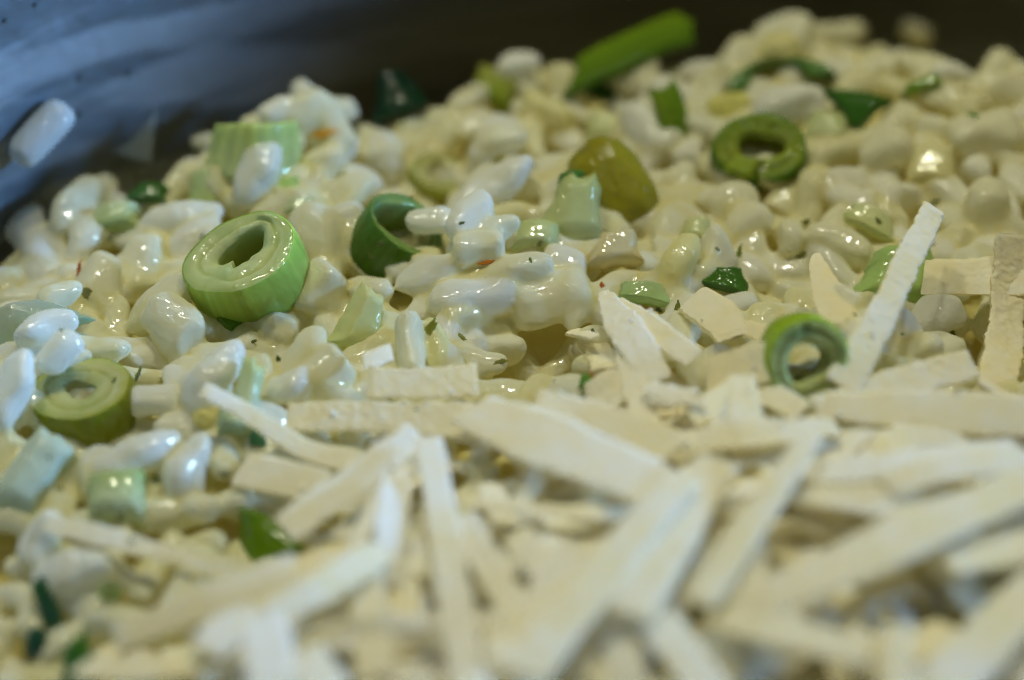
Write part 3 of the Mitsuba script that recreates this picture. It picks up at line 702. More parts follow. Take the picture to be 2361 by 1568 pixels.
def hshred(points, wpx, lab, short, thick=0.8, face=(0, 0.55, 0.83), jag=0.22, skew=0.0, step=0.3, rough=0.10, category='grated cheese', name='cheese_shred', curl=0.0):
    """points: (px, py, h above the food). wpx: width(s) on the picture. face: where the broad side looks, as right, up, towards the viewer."""
    p = [P(*q) for q in points]
    w = np.mean([(q - CAM) @ FWD for q in p]) / DIST * PX
    t = unit(p[-1] - p[0])
    nrm = cam(*face)
    nn = unit(nrm - np.dot(nrm, t) * t)
    b = np.cross(nn, t)
    vis = np.linalg.norm(b - np.dot(b, FWD) * FWD - 0)
    ws = np.atleast_1d(wpx) * (0.92 if points[0][1] < 1000 else 0.86) * w / max(vis, 0.35)
    ws = ws if len(ws) > 1 else np.repeat(ws, 2)
    if len(p) == 3:
        pass
    return shred(p, ws, thick * 0.55, nn, int(rng.integers(1, 900)), step=step, jag=jag, rough=rough, end_skew=skew, nw=17 if step < 0.24 else 9, name=name, label=lab, category=category, short=short, curl=curl)


F_UP, F_CAM, F_TOP = (0, 0.45, 0.89), (0, 0.1, 1), (0, 0.75, 0.66)
hshred([(2152, 478, 12.0), (2050, 690, 7.5), (1940, 895, 3.2)], [62, 72, 96], 'upright coarse cheese shred leaning to the right with serrated edges, sharply in focus', 'the upright shred', 1.0, F_CAM, 0.30, 0.1, 0.14, 0.15)
hshred([(2338, 540, 7.0), (2322, 720, 5.5), (2292, 905, 3.0)], [92, 100, 96], 'wide cheese shred standing upright at the right edge', 'the wide upright shred', 0.9, (0.1, 0.1, 1), 0.26, 0.0, 0.16, 0.14)
hshred([(2128, 640, 5.0), (2400, 632, 5.0)], [86, 104], 'translucent yellowish cheese slice lying crosswise behind the wide upright shred', 'the translucent crosswise slice', 0.7, F_UP, 0.16, 0.2)
hshred([(1880, 945, 3.0), (2060, 890, 4.0), (2246, 840, 5.0)], [60, 84, 78], 'chalky cheese plank with a blunt right end in front of the upright shred', 'the chalky plank', 1.0, F_UP, 0.26, 0.0, 0.16, 0.16)
hshred([(1900, 935, 3.6), (2130, 945, 4.6), (2420, 965, 5.0)], [70, 96, 96], 'long broad cheese plank running to the right edge below the chalky plank', 'the long broad plank', 0.9, F_UP, 0.16)
hshred([(1575, 1020, 5.0), (1740, 1000, 5.4), (1930, 985, 5.0)], [50, 72, 50], 'smooth white cheese plank lying level below the lime onion ring', 'the level white plank', 0.9, F_TOP, 0.12)
hshred([(1884, 585, 7.5), (1915, 690, 5.5), (1965, 800, 3.0)], [14, 66, 110], 'translucent pointed cheese sliver rising beside the lime onion ring', 'the pointed sliver', 0.6, F_CAM, 0.10)
hshred([(1925, 660, 7.6), (1975, 695, 7.2)], [20, 36], 'small white cheese wedge on the pointed sliver', 'the white wedge on the sliver', 0.6, F_CAM, 0.08)
hshred([(1393, 672, 6.5), (1450, 770, 5.0), (1520, 880, 3.5)], [22, 88, 74], 'pointed cheese shred with a ragged left edge right of the mound', 'the pointed ragged shred', 0.8, (0, 0.3, 0.95), 0.26, 0.0, 0.2)
hshred([(1425, 690, 4.8), (1500, 760, 4.6), (1600, 825, 4.0)], [20, 80, 60], 'cream cheese shred lying beside the pointed ragged shred on its right', 'the cream pointed shred', 0.8, (0, 0.4, 0.92), 0.18)
hshred([(1440, 770, 4.4), (1462, 880, 4.2), (1490, 985, 4.0)], [58, 66, 78], 'straight cheese shred hanging down between the flakes', 'the straight hanging shred', 0.8, (-0.1, 0.3, 0.95), 0.20)
hshred([(1318, 765, 4.4), (1372, 778, 4.6)], [36, 30], 'small chalky cheese flake at the right of the mound hollow', 'the small chalky flake', 0.7, F_UP, 0.18)
hshred([(1368, 785, 3.4), (1400, 850, 3.2)], [60, 80], 'glossy melting cheese shred below the small chalky flake', 'the melting shred', 1.4, F_UP, 0.16)
hshred([(1352, 928, 3.4), (1400, 900, 4.0), (1448, 880, 3.4)], [70, 92, 70], 'white fibrous cheese flake beside the vivid green chip', 'the fibrous flake', 1.0, F_UP, 0.25, 0.5, 0.2, 0.22)
hshred([(1492, 885, 5.4), (1560, 905, 5.4), (1610, 900, 5.2)], [30, 44, 14], 'thin white cheese flake, upper of two stacked flakes', 'the upper thin flake', 0.6, F_TOP, 0.16)
hshred([(1494, 918, 5.2), (1560, 922, 5.2), (1628, 925, 5.0)], [20, 38, 12], 'thin white cheese flake, lower of two stacked flakes', 'the lower thin flake', 0.6, F_TOP, 0.14)
hshred([(1590, 690, 3.4), (1640, 720, 3.4), (1690, 780, 2.8)], [90, 100, 80], 'yellowish melting cheese piece above the square flake', 'the yellowish melting piece', 1.8, F_UP, 0.16)
hshred([(1628, 870, 4.4), (1775, 832, 5.4)], [86, 100], 'golden square cheese flake with serrated edge left of the lime ring', 'the golden square flake', 0.8, F_UP, 0.24, 0.1, 0.2)
hshred([(1712, 865, 6.4), (1722, 985, 5.0)], [62, 90], 'round tipped translucent cheese flake in front of the golden square flake', 'the round tipped flake', 0.7, (0.05, 0.25, 0.96), 0.12)
hshred([(1745, 890, 3.6), (1850, 950, 3.4)], [70, 60], 'golden cheese crumb slice at the foot of the lime ring', 'the golden slice at the ring foot', 0.8, F_UP, 0.24)
hshred([(1590, 960, 4.0), (1720, 900, 4.2)], [66, 80], 'pale triangular cheese flake left of the round tipped flake', 'the pale triangular flake', 0.8, F_UP, 0.16)
hshred([(1700, 755, 3.2), (1765, 770, 3.0)], [40, 54], 'pale ragged cheese scrap on the left rim of the lime ring', 'the pale scrap on the ring', 0.8, F_UP, 0.2)
hshred([(838, 835, 5.0), (905, 815, 5.0)], [40, 48], 'small bluish white cheese flake above the left end of the short plank', 'the small bluish flake', 0.7, F_UP, 0.16, 0.3)
hshred([(848, 885, 4.0), (970, 885, 4.2), (1102, 878, 4.0)], [76, 80, 84], 'short broad cheese plank with a white left end below the mound', 'the short broad plank', 0.9, F_UP, 0.15, 0.05, 0.22)
hshred([(662, 962, 4.0), (860, 962, 4.2), (1100, 975, 3.6)], [68, 78, 80], 'long flaky cheese plank below the short broad plank', 'the long flaky plank', 0.9, F_UP, 0.18, 0.05, 0.22, 0.13)
hshred([(466, 898, 6.2), (590, 965, 5.2), (700, 1035, 4.2), (820, 1062, 3.6)], [38, 44, 50, 56], 'thin curved white cheese shred curving down from the glossy slanting grain', 'the thin curved shred', 0.8, (0.1, 0.5, 0.86), 0.10)
hshred([(550, 1085, 3.2), (745, 1120, 3.8)], [90, 88], 'pale translucent cheese piece behind the broad diagonal plank at the left', 'the pale translucent piece', 0.8, F_UP, 0.14, 0.2)
hshred([(652, 1222, 5.8), (800, 1120, 6.2), (965, 1000, 6.4)], [88, 92, 88], 'broad diagonal cheese plank with a torn white lower end', 'the broad diagonal plank', 1.0, (0.1, 0.5, 0.86), 0.20, 0.0, 0.25)
hshred([(985, 1010, 7.4), (1030, 1250, 7.2), (1085, 1600, 6.6)], [76, 88, 100], 'long white cheese shred running from the diagonal plank tip to the bottom edge', 'the long white shred', 0.9, (0.05, 0.6, 0.8), 0.14)
hshred([(920, 1105, 6.8), (900, 1240, 6.6), (905, 1350, 5.6)], [84, 92, 84], 'bluish cheese shred hanging left of the long white shred', 'the bluish hanging shred', 0.9, (0.3, 0.5, 0.8), 0.14)
hshred([(835, 1260, 6.0), (850, 1400, 6.4), (868, 1560, 6.0)], [84, 100, 110], 'wide blurred cheese shred below the bluish hanging shred', 'the wide blurred shred', 0.9, (-0.1, 0.6, 0.8), 0.14)
hshred([(1060, 1190, 6.6), (1130, 1310, 6.6), (1210, 1450, 6.2)], [80, 84, 80], 'blurred cheese shred slanting right of the long white shred', 'the slanting blurred shred', 0.9, (0, 0.6, 0.8), 0.14)
hshred([(1085, 940, 5.4), (1300, 1030, 7.0), (1550, 1140, 7.6)], [120, 165, 120], 'largest pale cheese slab lying across the middle of the pile', 'the largest slab', 1.2, F_TOP, 0.14)
hshred([(1235, 920, 5.0), (1380, 960, 5.4), (1560, 1040, 6.2)], [60, 80, 90], 'cream cheese plank behind the largest slab', 'the cream plank', 0.9, F_UP, 0.14)
hshred([(1575, 1100, 10.5), (1400, 1310, 10.0), (1200, 1560, 9.0)], [96, 122, 128], 'long pale cheese shred lying diagonally from the centre to the bottom', 'the long diagonal shred', 1.0, (-0.1, 0.65, 0.75), 0.14)
hshred([(1872, 1005, 9.4), (1760, 1170, 10.0), (1610, 1390, 9.6)], [64, 82, 90], 'slim white cheese shred lying diagonally right of the long diagonal shred', 'the slim diagonal shred', 0.9, (-0.1, 0.6, 0.8), 0.12)
hshred([(1660, 1060, 8.4), (1560, 1230, 9.2), (1450, 1420, 9.4)], [110, 125, 120], 'broad white cheese shred between the two long diagonal shreds', 'the broad white shred', 1.0, (-0.1, 0.6, 0.8), 0.12)
hshred([(2420, 1100, 9.4), (2080, 1240, 9.6), (1700, 1410, 9.4)], [100, 118, 100], 'long broad cheese shred slanting in from the right edge', 'the long shred from the right', 1.0, F_TOP, 0.14)
hshred([(1880, 1090, 7.2), (2080, 1070, 7.4), (2360, 1040, 7.0)], [60, 72, 66], 'cream cheese plank lying level under the long broad plank at the right', 'the level cream plank', 0.9, F_TOP, 0.14)
hshred([(2050, 1130, 8.2), (2200, 1075, 8.8), (2400, 1070, 8.4)], [56, 74, 70], 'curved cheese shred bending over at the right edge', 'the curved shred at the right', 0.9, F_TOP, 0.12)
hshred([(1660, 1420, 9.4), (1830, 1465, 9.8), (2010, 1510, 9.4)], [66, 80, 70], 'blurred cheese shred across an olive gap at the bottom right', 'the shred over the olive gap', 0.9, F_TOP, 0.12)
hshred([(2060, 1440, 10.2), (2075, 1620, 9.6)], [80, 100], 'blurred white cheese stub at the bottom right', 'the white stub', 1.0, (0, 0.6, 0.8), 0.12)
hshred([(2420, 1340, 9.2), (2300, 1450, 10.0), (2160, 1600, 9.4)], [120, 140, 150], 'wide pale yellow cheese shred in the bottom right corner', 'the wide corner shred', 1.0, (-0.1, 0.6, 0.8), 0.12)
hshred([(265, 1472, 5.8), (460, 1398, 6.2), (690, 1305, 6.4)], [66, 76, 72], 'long cheese plank with a rounded left end at the lower left', 'the long lower left plank', 1.0, (0.1, 0.5, 0.86), 0.16)
hshred([(598, 1430, 7.2), (730, 1360, 7.4), (880, 1270, 7.2)], [72, 82, 86], 'cheese shred with a squared lower end right of the long lower left plank', 'the squared shred', 1.0, (0.1, 0.5, 0.86), 0.14)
hshred([(186, 1534, 5.4), (320, 1545, 5.6), (455, 1535, 5.4)], [56, 62, 56], 'short grey green tinted cheese plank along the bottom left edge', 'the lowest plank', 0.8, F_TOP, 0.14)
hshred([(100, 1205, 4.2), (270, 1245, 4.4), (395, 1280, 4.2), (488, 1312, 3.6)], [50, 56, 40, 12], 'translucent tapering cheese strand across blurred rice at the lower left', 'the translucent strand', 0.5, F_UP, 0.14)
hshred([(470, 1500, 7.2), (560, 1440, 7.6), (620, 1600, 7.0)], [90, 120, 100], 'folded cheese flake at the bottom edge left of centre', 'the folded flake', 0.9, F_TOP, 0.14)
hshred([(1205, 1250, 7.2), (1290, 1340, 7.2)], [96, 104], 'short wide cheese chip right of the slanting blurred shred', 'the short wide chip', 0.9, F_TOP, 0.14)
hshred([(1500, 1420, 8.6), (1640, 1600, 8.0)], [100, 110], 'blurred pale cheese shred at the bottom right of centre', 'the blurred shred right of centre', 0.9, F_TOP, 0.14)
hshred([(1125, 1520, 7.6), (1230, 1400, 8.2), (1330, 1250, 8.0)], [70, 80, 70], 'blurred cheese shred crossing behind the long diagonal shred', 'the crossing shred', 0.9, F_TOP, 0.14)
hshred([(690, 1500, 7.4), (760, 1600, 7.2)], [110, 120], 'pale cheese flake at the bottom edge right of the folded flake', 'the pale bottom flake', 0.9, F_TOP, 0.14)
hshred([(1820, 1130, 7.0), (2040, 1160, 7.4), (2250, 1190, 7.0)], [70, 80, 70], 'cream cheese plank partly under the long shred from the right', 'the half hidden plank', 0.9, F_TOP, 0.14)
hshred([(2180, 1300, 8.0), (2420, 1250, 8.0)], [70, 80], 'cheese shred between the right slanting shred and the wide corner shred', 'the in-between shred', 0.9, F_TOP, 0.14)

for px, py, s in [(188, 182, 8), (300, 170, 9), (85, 12, 7), (188, 262, 9), (15, 48, 7)]:
    c = on_wall(px, py, 0.25)
    blob('herb_fleck', c, frame_from(unit(np.array([*(c[:2] - WALL_C)[::-1] * [-1, 1], 0.3])), 0, unit(np.array([*(WALL_C - c[:2]), 0]))), (s * 0.045, s * 0.028, 0.06), (0.12, 0.16, 0.15), px, 0.5, 2, category='herb',
         label='auto wall fleck')

# ------------------------------------------------------------------ what stands in view so far, on a coarse screen grid, so that filling does not bury it
GW, GH = 590, 392


def stamp(depth, v):
    q = project(v)
    i, j = (q[:, 0] * GW / PW).astype(int), (q[:, 1] * GH / PH).astype(int)
    ok = (i >= 0) & (i < GW) & (j >= 0) & (j < GH)
    np.minimum.at(depth, (j[ok], i[ok]), q[ok, 2])


hero = np.full((GH, GW), 1e9)
cheese_mask = np.full((GH, GW), 1e9)
for k, (v, f, *_r) in PIECES.items():
    tri = v[f]
    for wts in ((1 / 3, 1 / 3, 1 / 3), (0.6, 0.2, 0.2), (0.2, 0.6, 0.2), (0.2, 0.2, 0.6)):
        stamp(cheese_mask if k.startswith('cheese') else hero, np.einsum('k,nkj->nj', np.array(wts), tri))
allhero = np.minimum(hero, cheese_mask)


def hides(v, margin=0.3, mask=None):
    """Share of the points that cover something already placed."""
    q = project(v)
    i, j = (q[:, 0] * GW / PW).astype(int), (q[:, 1] * GH / PH).astype(int)
    ok = (i >= 0) & (i < GW) & (j >= 0) & (j < GH)
    d = (allhero if mask is None else mask)[np.clip(j, 0, GH - 1), np.clip(i, 0, GW - 1)]
    return (ok & (d < 1e8) & (q[:, 2] < d - margin)).mean()


# where the grated cheese lies
EDGE = np.array([(-200, 1700), (150, 1580), (240, 1500), (300, 1440), (560, 1360), (650, 1290), (690, 1180), (760, 1080), (860, 1000), (1000, 960), (1150, 960), (1300, 940), (1420, 900), (1500, 850), (1620, 880), (1720, 930), (1850, 960),
                 (2000, 930), (2200, 915), (2500, 900)], float)


def cheese_depth(px, py):
    return py - np.interp(px, EDGE[:, 0], EDGE[:, 1])


# more grated cheese under and between the strips above
count = 0
for tries in range(9000):
    if count >= 430:
        break
    px, py = rng.uniform(150, 2480), rng.uniform(880, 1720)
    dd = cheese_depth(px, py)
    if dd < 15:
        continue
    pile = 1.0 + 5.8 * (1 - math.exp(-dd / 260.0))
    h = rng.uniform(0.05, 0.92) * pile
    c = P(px, py, h)
    ang = rng.normal(0.5, 0.9) if rng.random() < 0.7 else rng.uniform(0, math.pi)
    L, wd = (rng.uniform(7, 22) if rng.random() < 0.6 else rng.uniform(2.5, 7)), rng.uniform(1.1, 3.1)
    t = unit([math.cos(ang), math.sin(ang), rng.normal(0, 0.10)])
    side = np.cross(t, [0, 0, 1])
    bow = rng.normal(0, 0.12) * L
    pts = np.array([c - t * L / 2, c + side * bow + np.array([0, 0, rng.uniform(-0.02, 0.12) * L]), c + t * L / 2])
    ends = project(pts)
    if (cheese_depth(ends[:, 0], ends[:, 1]) < -5).any():
        continue
    b = unit(np.cross([0, 0, 1], t))
    probe = np.concatenate([np.linspace(pts[0], pts[2], 24) + b * wd * o for o in (-0.45, 0, 0.45)])
    if hides(probe, 0.2) > 0.04:
        continue
    nrm = unit([rng.normal(0, 0.28), rng.normal(-0.1, 0.28), 1])
    shred(pts, np.array([rng.uniform(0.35, 1.1), 1.05, rng.uniform(0.35, 1.1)]) * wd, rng.uniform(0.3, 0.5), nrm, int(rng.integers(1, 900)), step=0.5, jag=0.18, nw=6, end_skew=rng.normal(0, 0.3), category='grated cheese', label='auto shred')
    count += 1

# ------------------------------------------------------------------ the rest of the rice
pts = []
made = 0
for tries in range(9000):
    px, py = rng.uniform(-120, 2480), rng.uniform(20, 1690)
    c0 = P(px, py, 0.0)
    if np.linalg.norm(c0[:2] - WALL_C) > WALL_R - 4.5:
        continue
    dd = cheese_depth(px, py)
    sp = 2.85 if dd < 30 else 6.0
    if pts and np.min(np.linalg.norm(np.array(pts) - c0, axis=1)) < sp:
        continue
    ok = False
    for k in range(5):
        L, wd = rng.uniform(5.2, 8.0), rng.uniform(2.4, 3.2)
        if rng.random() < 0.25:
            L = rng.uniform(3.6, 5.0)
        ang = rng.uniform(0, 2 * math.pi)
        t = unit([math.cos(ang), math.sin(ang), rng.normal(0, 0.35)])
        lift = rng.uniform(-0.4, 1.2) - 0.9 * k
        c = c0 + np.array([0, 0, lift])
        a, b = c - t * L / 2, c + t * L / 2
        R = frame_from(t)
        v, f = grain_mesh(c, R, np.array([L / 2, wd / 2, wd * 0.45]), 0, 0, 3, 2)
        if hides(v) < 0.09:
            ok = True
            break
    if not ok:
        continue
    pts.append(c0)
    grain(a, b, wd, label='auto grain', sub=3, lump=0.10)
    made += 1
print('fill grains', made, 'fill shreds', count)

# ------------------------------------------------------------------ the creamy sauce: one wet skin over grains and sauce, then shared out to the grains it coats
from scipy.ndimage import zoom
from scipy.spatial import cKDTree
H = 0.31
X0, X1, Y0, Y1, Z0, Z1 = -62.0, 66.0, -66.0, 68.0, -14.4, 11.5
nx, ny, nz = (int((b - a) / H) + 1 for a, b in ((X0, X1), (Y0, Y1), (Z0, Z1)))
xs, ys, zs = (np.arange(n, dtype=np.float32) * H + a for n, a in ((nx, X0), (ny, Y0), (nz, Z0)))
gx, gy = np.meshgrid(xs, ys, indexing='ij')
b0 = base(gx, gy).astype(np.float32)
b0 += (0.5 * (meshkit.fbm(np.stack([gx * 0.5, gy * 0.5, gx * 0], -1), 3, 4) - 0.5)).astype(np.float32)
K, SINK, COAT = 0.40, 2.2, 0.0


def coarse_noise(freq, octaves, seed, cell):
    """Smooth noise in [-1, 1] on the whole grid, worked out on a coarser one."""
    cx, cy, cz = (np.linspace(a, a + (n - 1) * H, int(n * H / cell) + 2) for n, a in ((nx, X0), (ny, Y0), (nz, Z0)))
    p = np.stack(np.meshgrid(cx, cy, cz, indexing='ij'), -1) * freq
    f = (meshkit.fbm(p, octaves, seed) * 2 - 1).astype(np.float32)
    return zoom(f, [n / m for n, m in zip((nx, ny, nz), f.shape)], order=1)[:nx, :ny, :nz]


warp = [coarse_noise(0.34, 1, 71 + q, 0.9) * 0.65 for q in range(3)]


def grain_distance(g, ax, bend, taper, pe):
    """Distance to a grain, from points in its own frame (about right near its surface)."""
    a32 = ax.astype(np.float32)
    g[..., 2] += bend * (g[..., 0] ** 2 - ax[0] ** 2 * 0.3)
    g[..., 1:] /= np.clip(1 + taper * g[..., 0] / ax[0], 0.6, 1.4)[..., None]
    q = np.abs(g / a32) + 1e-4
    m2 = (q[..., 1] ** 2.5 + q[..., 2] ** 2.5) ** (1 / 2.5)
    fv = (q[..., 0] ** pe + m2 ** pe) ** (1 / pe)
    gm = (m2 / fv) ** (pe - 1)
    grad = np.sqrt(((q[..., 0] / fv) ** (pe - 1) / ax[0]) ** 2 + (gm * (q[..., 1] / m2) ** 1.5 / ax[1]) ** 2 + (gm * (q[..., 2] / m2) ** 1.5 / ax[2]) ** 2)
    return np.clip((fv - 1) / np.maximum(grad, 1e-3), -6, 12)


acc = np.exp(-np.clip((zs[None, None] - (b0[..., None] - SINK)) / K, -14, 30)).astype(np.float32)
for c, R, ax, bend, taper, pe, key, tint in GRAINS:
    ext = np.abs(R) @ ax + 2.0
    i0, j0, k0 = (max(0, int((c[q] - ext[q] - o) / H)) for q, o in ((0, X0), (1, Y0), (2, Z0)))
    i1, j1, k1 = (min(n, int((c[q] + ext[q] - o) / H) + 2) for q, o, n in ((0, X0, nx), (1, Y0, ny), (2, Z0, nz)))
    if i1 <= i0 or j1 <= j0 or k1 <= k0:
        continue
    w3 = np.stack([w[i0:i1, j0:j1, k0:k1] for w in warp], -1)
    g = (np.stack(np.meshgrid(xs[i0:i1] - c[0], ys[j0:j1] - c[1], zs[k0:k1] - c[2], indexing='ij'), -1).astype(np.float32) + w3) @ R.astype(np.float32)
    acc[i0:i1, j0:j1, k0:k1] += np.exp(-grain_distance(g, ax, bend, taper, pe) / K)
for k, (v, f, c, bs, sm) in PIECES.items():                  # the skin creeps up the vegetable pieces
    if bs != 'leaf_skin' or len(v) < 600 or k.startswith(('herb', 'carrot', 'onion_film')):
        continue
    lo, hi = v.min(0) - 1.6, v.max(0) + 1.6
    i0, j0, k0 = (max(0, int((lo[q] - o) / H)) for q, o in ((0, X0), (1, Y0), (2, Z0)))
    i1, j1, k1 = (min(n, int((hi[q] - o) / H) + 1) for q, o, n in ((0, X0, nx), (1, Y0, ny), (2, Z0, nz)))
    if i1 <= i0 or j1 <= j0 or k1 <= k0:
        continue
    g = np.stack(np.meshgrid(xs[i0:i1], ys[j0:j1], zs[k0:k1], indexing='ij'), -1)
    d = cKDTree(v[::2]).query(g.reshape(-1, 3), distance_upper_bound=2.5)[0]
    d = np.minimum(d, 3.0).reshape(g.shape[:3]) + (0.34 if 'ring' in k else 0.2)
    acc[i0:i1, j0:j1, k0:k1] += np.exp(-d / K)
field = (-K * np.log(acc) + COAT).astype(np.float32)
field += 0.12 * coarse_noise(0.9, 2, 90, 0.5)
dist = np.hypot(gx - WALL_C[0], gy - WALL_C[1])
field = np.maximum(field, (dist - (WALL_R - 0.4))[..., None].astype(np.float32))


def surface_nets(f, origin, h):
    inside = f < 0
    n0, n1, n2 = f.shape
    cnt = np.zeros((n0 - 1, n1 - 1, n2 - 1), np.int8)
    for a, b, c in np.ndindex(2, 2, 2):
        cnt += inside[a:n0 - 1 + a, b:n1 - 1 + b, c:n2 - 1 + c]
    cells = np.argwhere((cnt > 0) & (cnt < 8))
    index = np.full(cnt.shape, -1, np.int32)
    index[tuple(cells.T)] = np.arange(len(cells))
    corner = {o: f[cells[:, 0] + o[0], cells[:, 1] + o[1], cells[:, 2] + o[2]] for o in np.ndindex(2, 2, 2)}
    pos, num = np.zeros((len(cells), 3)), np.zeros(len(cells))
    for o in np.ndindex(2, 2, 2):
        for axis in range(3):
            if o[axis] == 0:
                o2 = tuple(1 if i == axis else o[i] for i in range(3))
                fa, fb = corner[o], corner[o2]
                cross = (fa < 0) != (fb < 0)
                t = np.where(cross, fa / np.where(cross, fa - fb, 1), 0)
                p = np.tile(np.array(o, float), (len(cells), 1))
                p[:, axis] = t
                pos[cross] += p[cross]
                num[cross] += 1
    v = (cells + pos / num[:, None]) * h + origin
    quads = []
    for axis in range(3):
        u, w = [(1, 2), (2, 0), (0, 1)][axis]
        s0 = [slice(None)] * 3
        s1 = [slice(None)] * 3
        s0[axis], s1[axis] = slice(0, -1), slice(1, None)
        A_, B_ = inside[tuple(s0)], inside[tuple(s1)]
        e = np.argwhere(A_ != B_)
        e = e[(e[:, u] > 0) & (e[:, w] > 0) & (e[:, u] < f.shape[u] - 1) & (e[:, w] < f.shape[w] - 1)]
        flip = A_[tuple(e.T)]
        idx = []
        for du, dw in ((1, 1), (0, 1), (0, 0), (1, 0)):
            q = e.copy()
            q[:, u] -= du
            q[:, w] -= dw
            idx.append(index[tuple(q.T)])
        qd = np.stack(idx, -1)
        qd[~flip] = qd[~flip][:, ::-1]
        quads.append(qd)
    qd = np.concatenate(quads)
    return v, np.concatenate([qd[:, [0, 1, 2]], qd[:, [0, 2, 3]]])


sv, sf = surface_nets(field, np.array([X0, Y0, Z0]), H)
sv = sv.astype(float)
cell_ = np.clip(((sv - [X0, Y0, Z0]) / H).round().astype(int), 0, [nx - 1, ny - 1, nz - 1])
sw = np.stack([w[tuple(cell_.T)] for w in warp], -1)
del acc, field, warp
near, nearest = np.full(len(sv), 9.0), np.full(len(sv), -1)
tints = np.array([g[7] for g in GRAINS])
tree_ = cKDTree(sv)
for n_, (c, R, ax, bend, taper, pe, key, tint) in enumerate(GRAINS):
    ids = np.array(tree_.query_ball_point(c, ax.max() + 1.6), int)
    if len(ids):
        d = grain_distance((sv[ids] + sw[ids] - c) @ R, ax, bend, taper, pe)
        m_ = d < near[ids]
        near[ids[m_]], nearest[ids[m_]] = d[m_], n_
film = np.clip((0.62 - near) / 0.62 + 0.25 * N3(sv, 0.5, 8), 0, 1)          # how thin the sauce lies over the grain underneath
film = (film * film * (3 - 2 * film))[:, None]
sauce_c = np.array([0.80, 0.72, 0.32]) + 0.05 * N3(sv, 0.2, 12)[:, None] * np.array([0.6, 0.8, 1.6])
SKIN_C = np.clip(sauce_c * (1 - film) + tints[nearest] * film, 0, 1)
SKIN_N = np.zeros_like(sv)
fn_ = np.cross(sv[sf[:, 1]] - sv[sf[:, 0]], sv[sf[:, 2]] - sv[sf[:, 0]])
for q in range(3):
    np.add.at(SKIN_N, sf[:, q], fn_)
SKIN_N /= np.linalg.norm(SKIN_N, axis=1, keepdims=True) + 1e-20
vlab = np.where(near < 0.42, nearest, -1)
fl = np.sort(vlab[sf], 1)[:, 1]
SKINS = {}                                                    # key -> normals of the pieces of the skin


def skin_piece(faces):
    used, inv = np.unique(faces, return_inverse=True)
    return sv[used], inv.reshape(-1, 3), SKIN_C[used], SKIN_N[used]


for n_, g in enumerate(GRAINS):
    k = g[6]
    fc = sf[fl == n_]
    if len(fc) < 8:
        PIECES.pop(k)
        INFO.pop(k)
        fl[fl == n_] = -1
        continue
    v, f, c, nn = skin_piece(fc)
    PIECES[k] = (v, f, c, 'rice_skin', True)
    SKINS[k] = nn
GRAIN_OF = {g[6]: n_ for n_, g in enumerate(GRAINS)}
v, f, c, nn = skin_piece(sf[fl == -1])
put('sauce', v, f, 'rice_skin', c, None, kind='stuff', label='glossy yellow cream risotto sauce binding the rice and onion together', category='sauce')
SKINS['sauce'] = nn
# unseen sheet for the packed rice below, added to scatter light back up
qx, qy = np.meshgrid(np.arange(X0 + 2, X1 - 2, 2.0), np.arange(Y0 + 2, Y1 - 2, 2.0), indexing='ij')
qz = np.maximum(base(qx, qy) - SINK - 2.2, FLOOR + 0.3)
keep = np.hypot(qx - WALL_C[0], qy - WALL_C[1]) < WALL_R - 2
v = np.stack([qx, qy, qz], -1).reshape(-1, 3)
f = grid_faces(*qx.shape)
f = f[keep.reshape(-1)[f].all(1)]
put('rice_mass', v, f, 'rice_scatter', None, None, kind='stuff', label='packed rice and sauce under the glossy surface', category='rice')
print('skin', len(sf))

# ------------------------------------------------------------------ specks: orange zest and herb flecks
all_k = list(PIECES)
o_ = np.cumsum([0] + [len(PIECES[k][0]) for k in all_k])
solid = trimesh.Trimesh(np.concatenate([PIECES[k][0] for k in all_k]), np.concatenate([PIECES[k][1] + o_[n_] for n_, k in enumerate(all_k)]), process=False)


def on_top(px, py):
    """Where this pixel meets the food, and the surface's normal there."""
    d = ray(px, py)
    f = int(solid.ray.intersects_first(CAM[None], d[None])[0])
    if f < 0:
        return None, None
    a, b, c = solid.vertices[solid.faces[f]]
    n = unit(np.cross(b - a, c - a))
    n = -n if n @ d > 0 else n
    return CAM + d * (((a - CAM) @ n) / (d @ n)), n


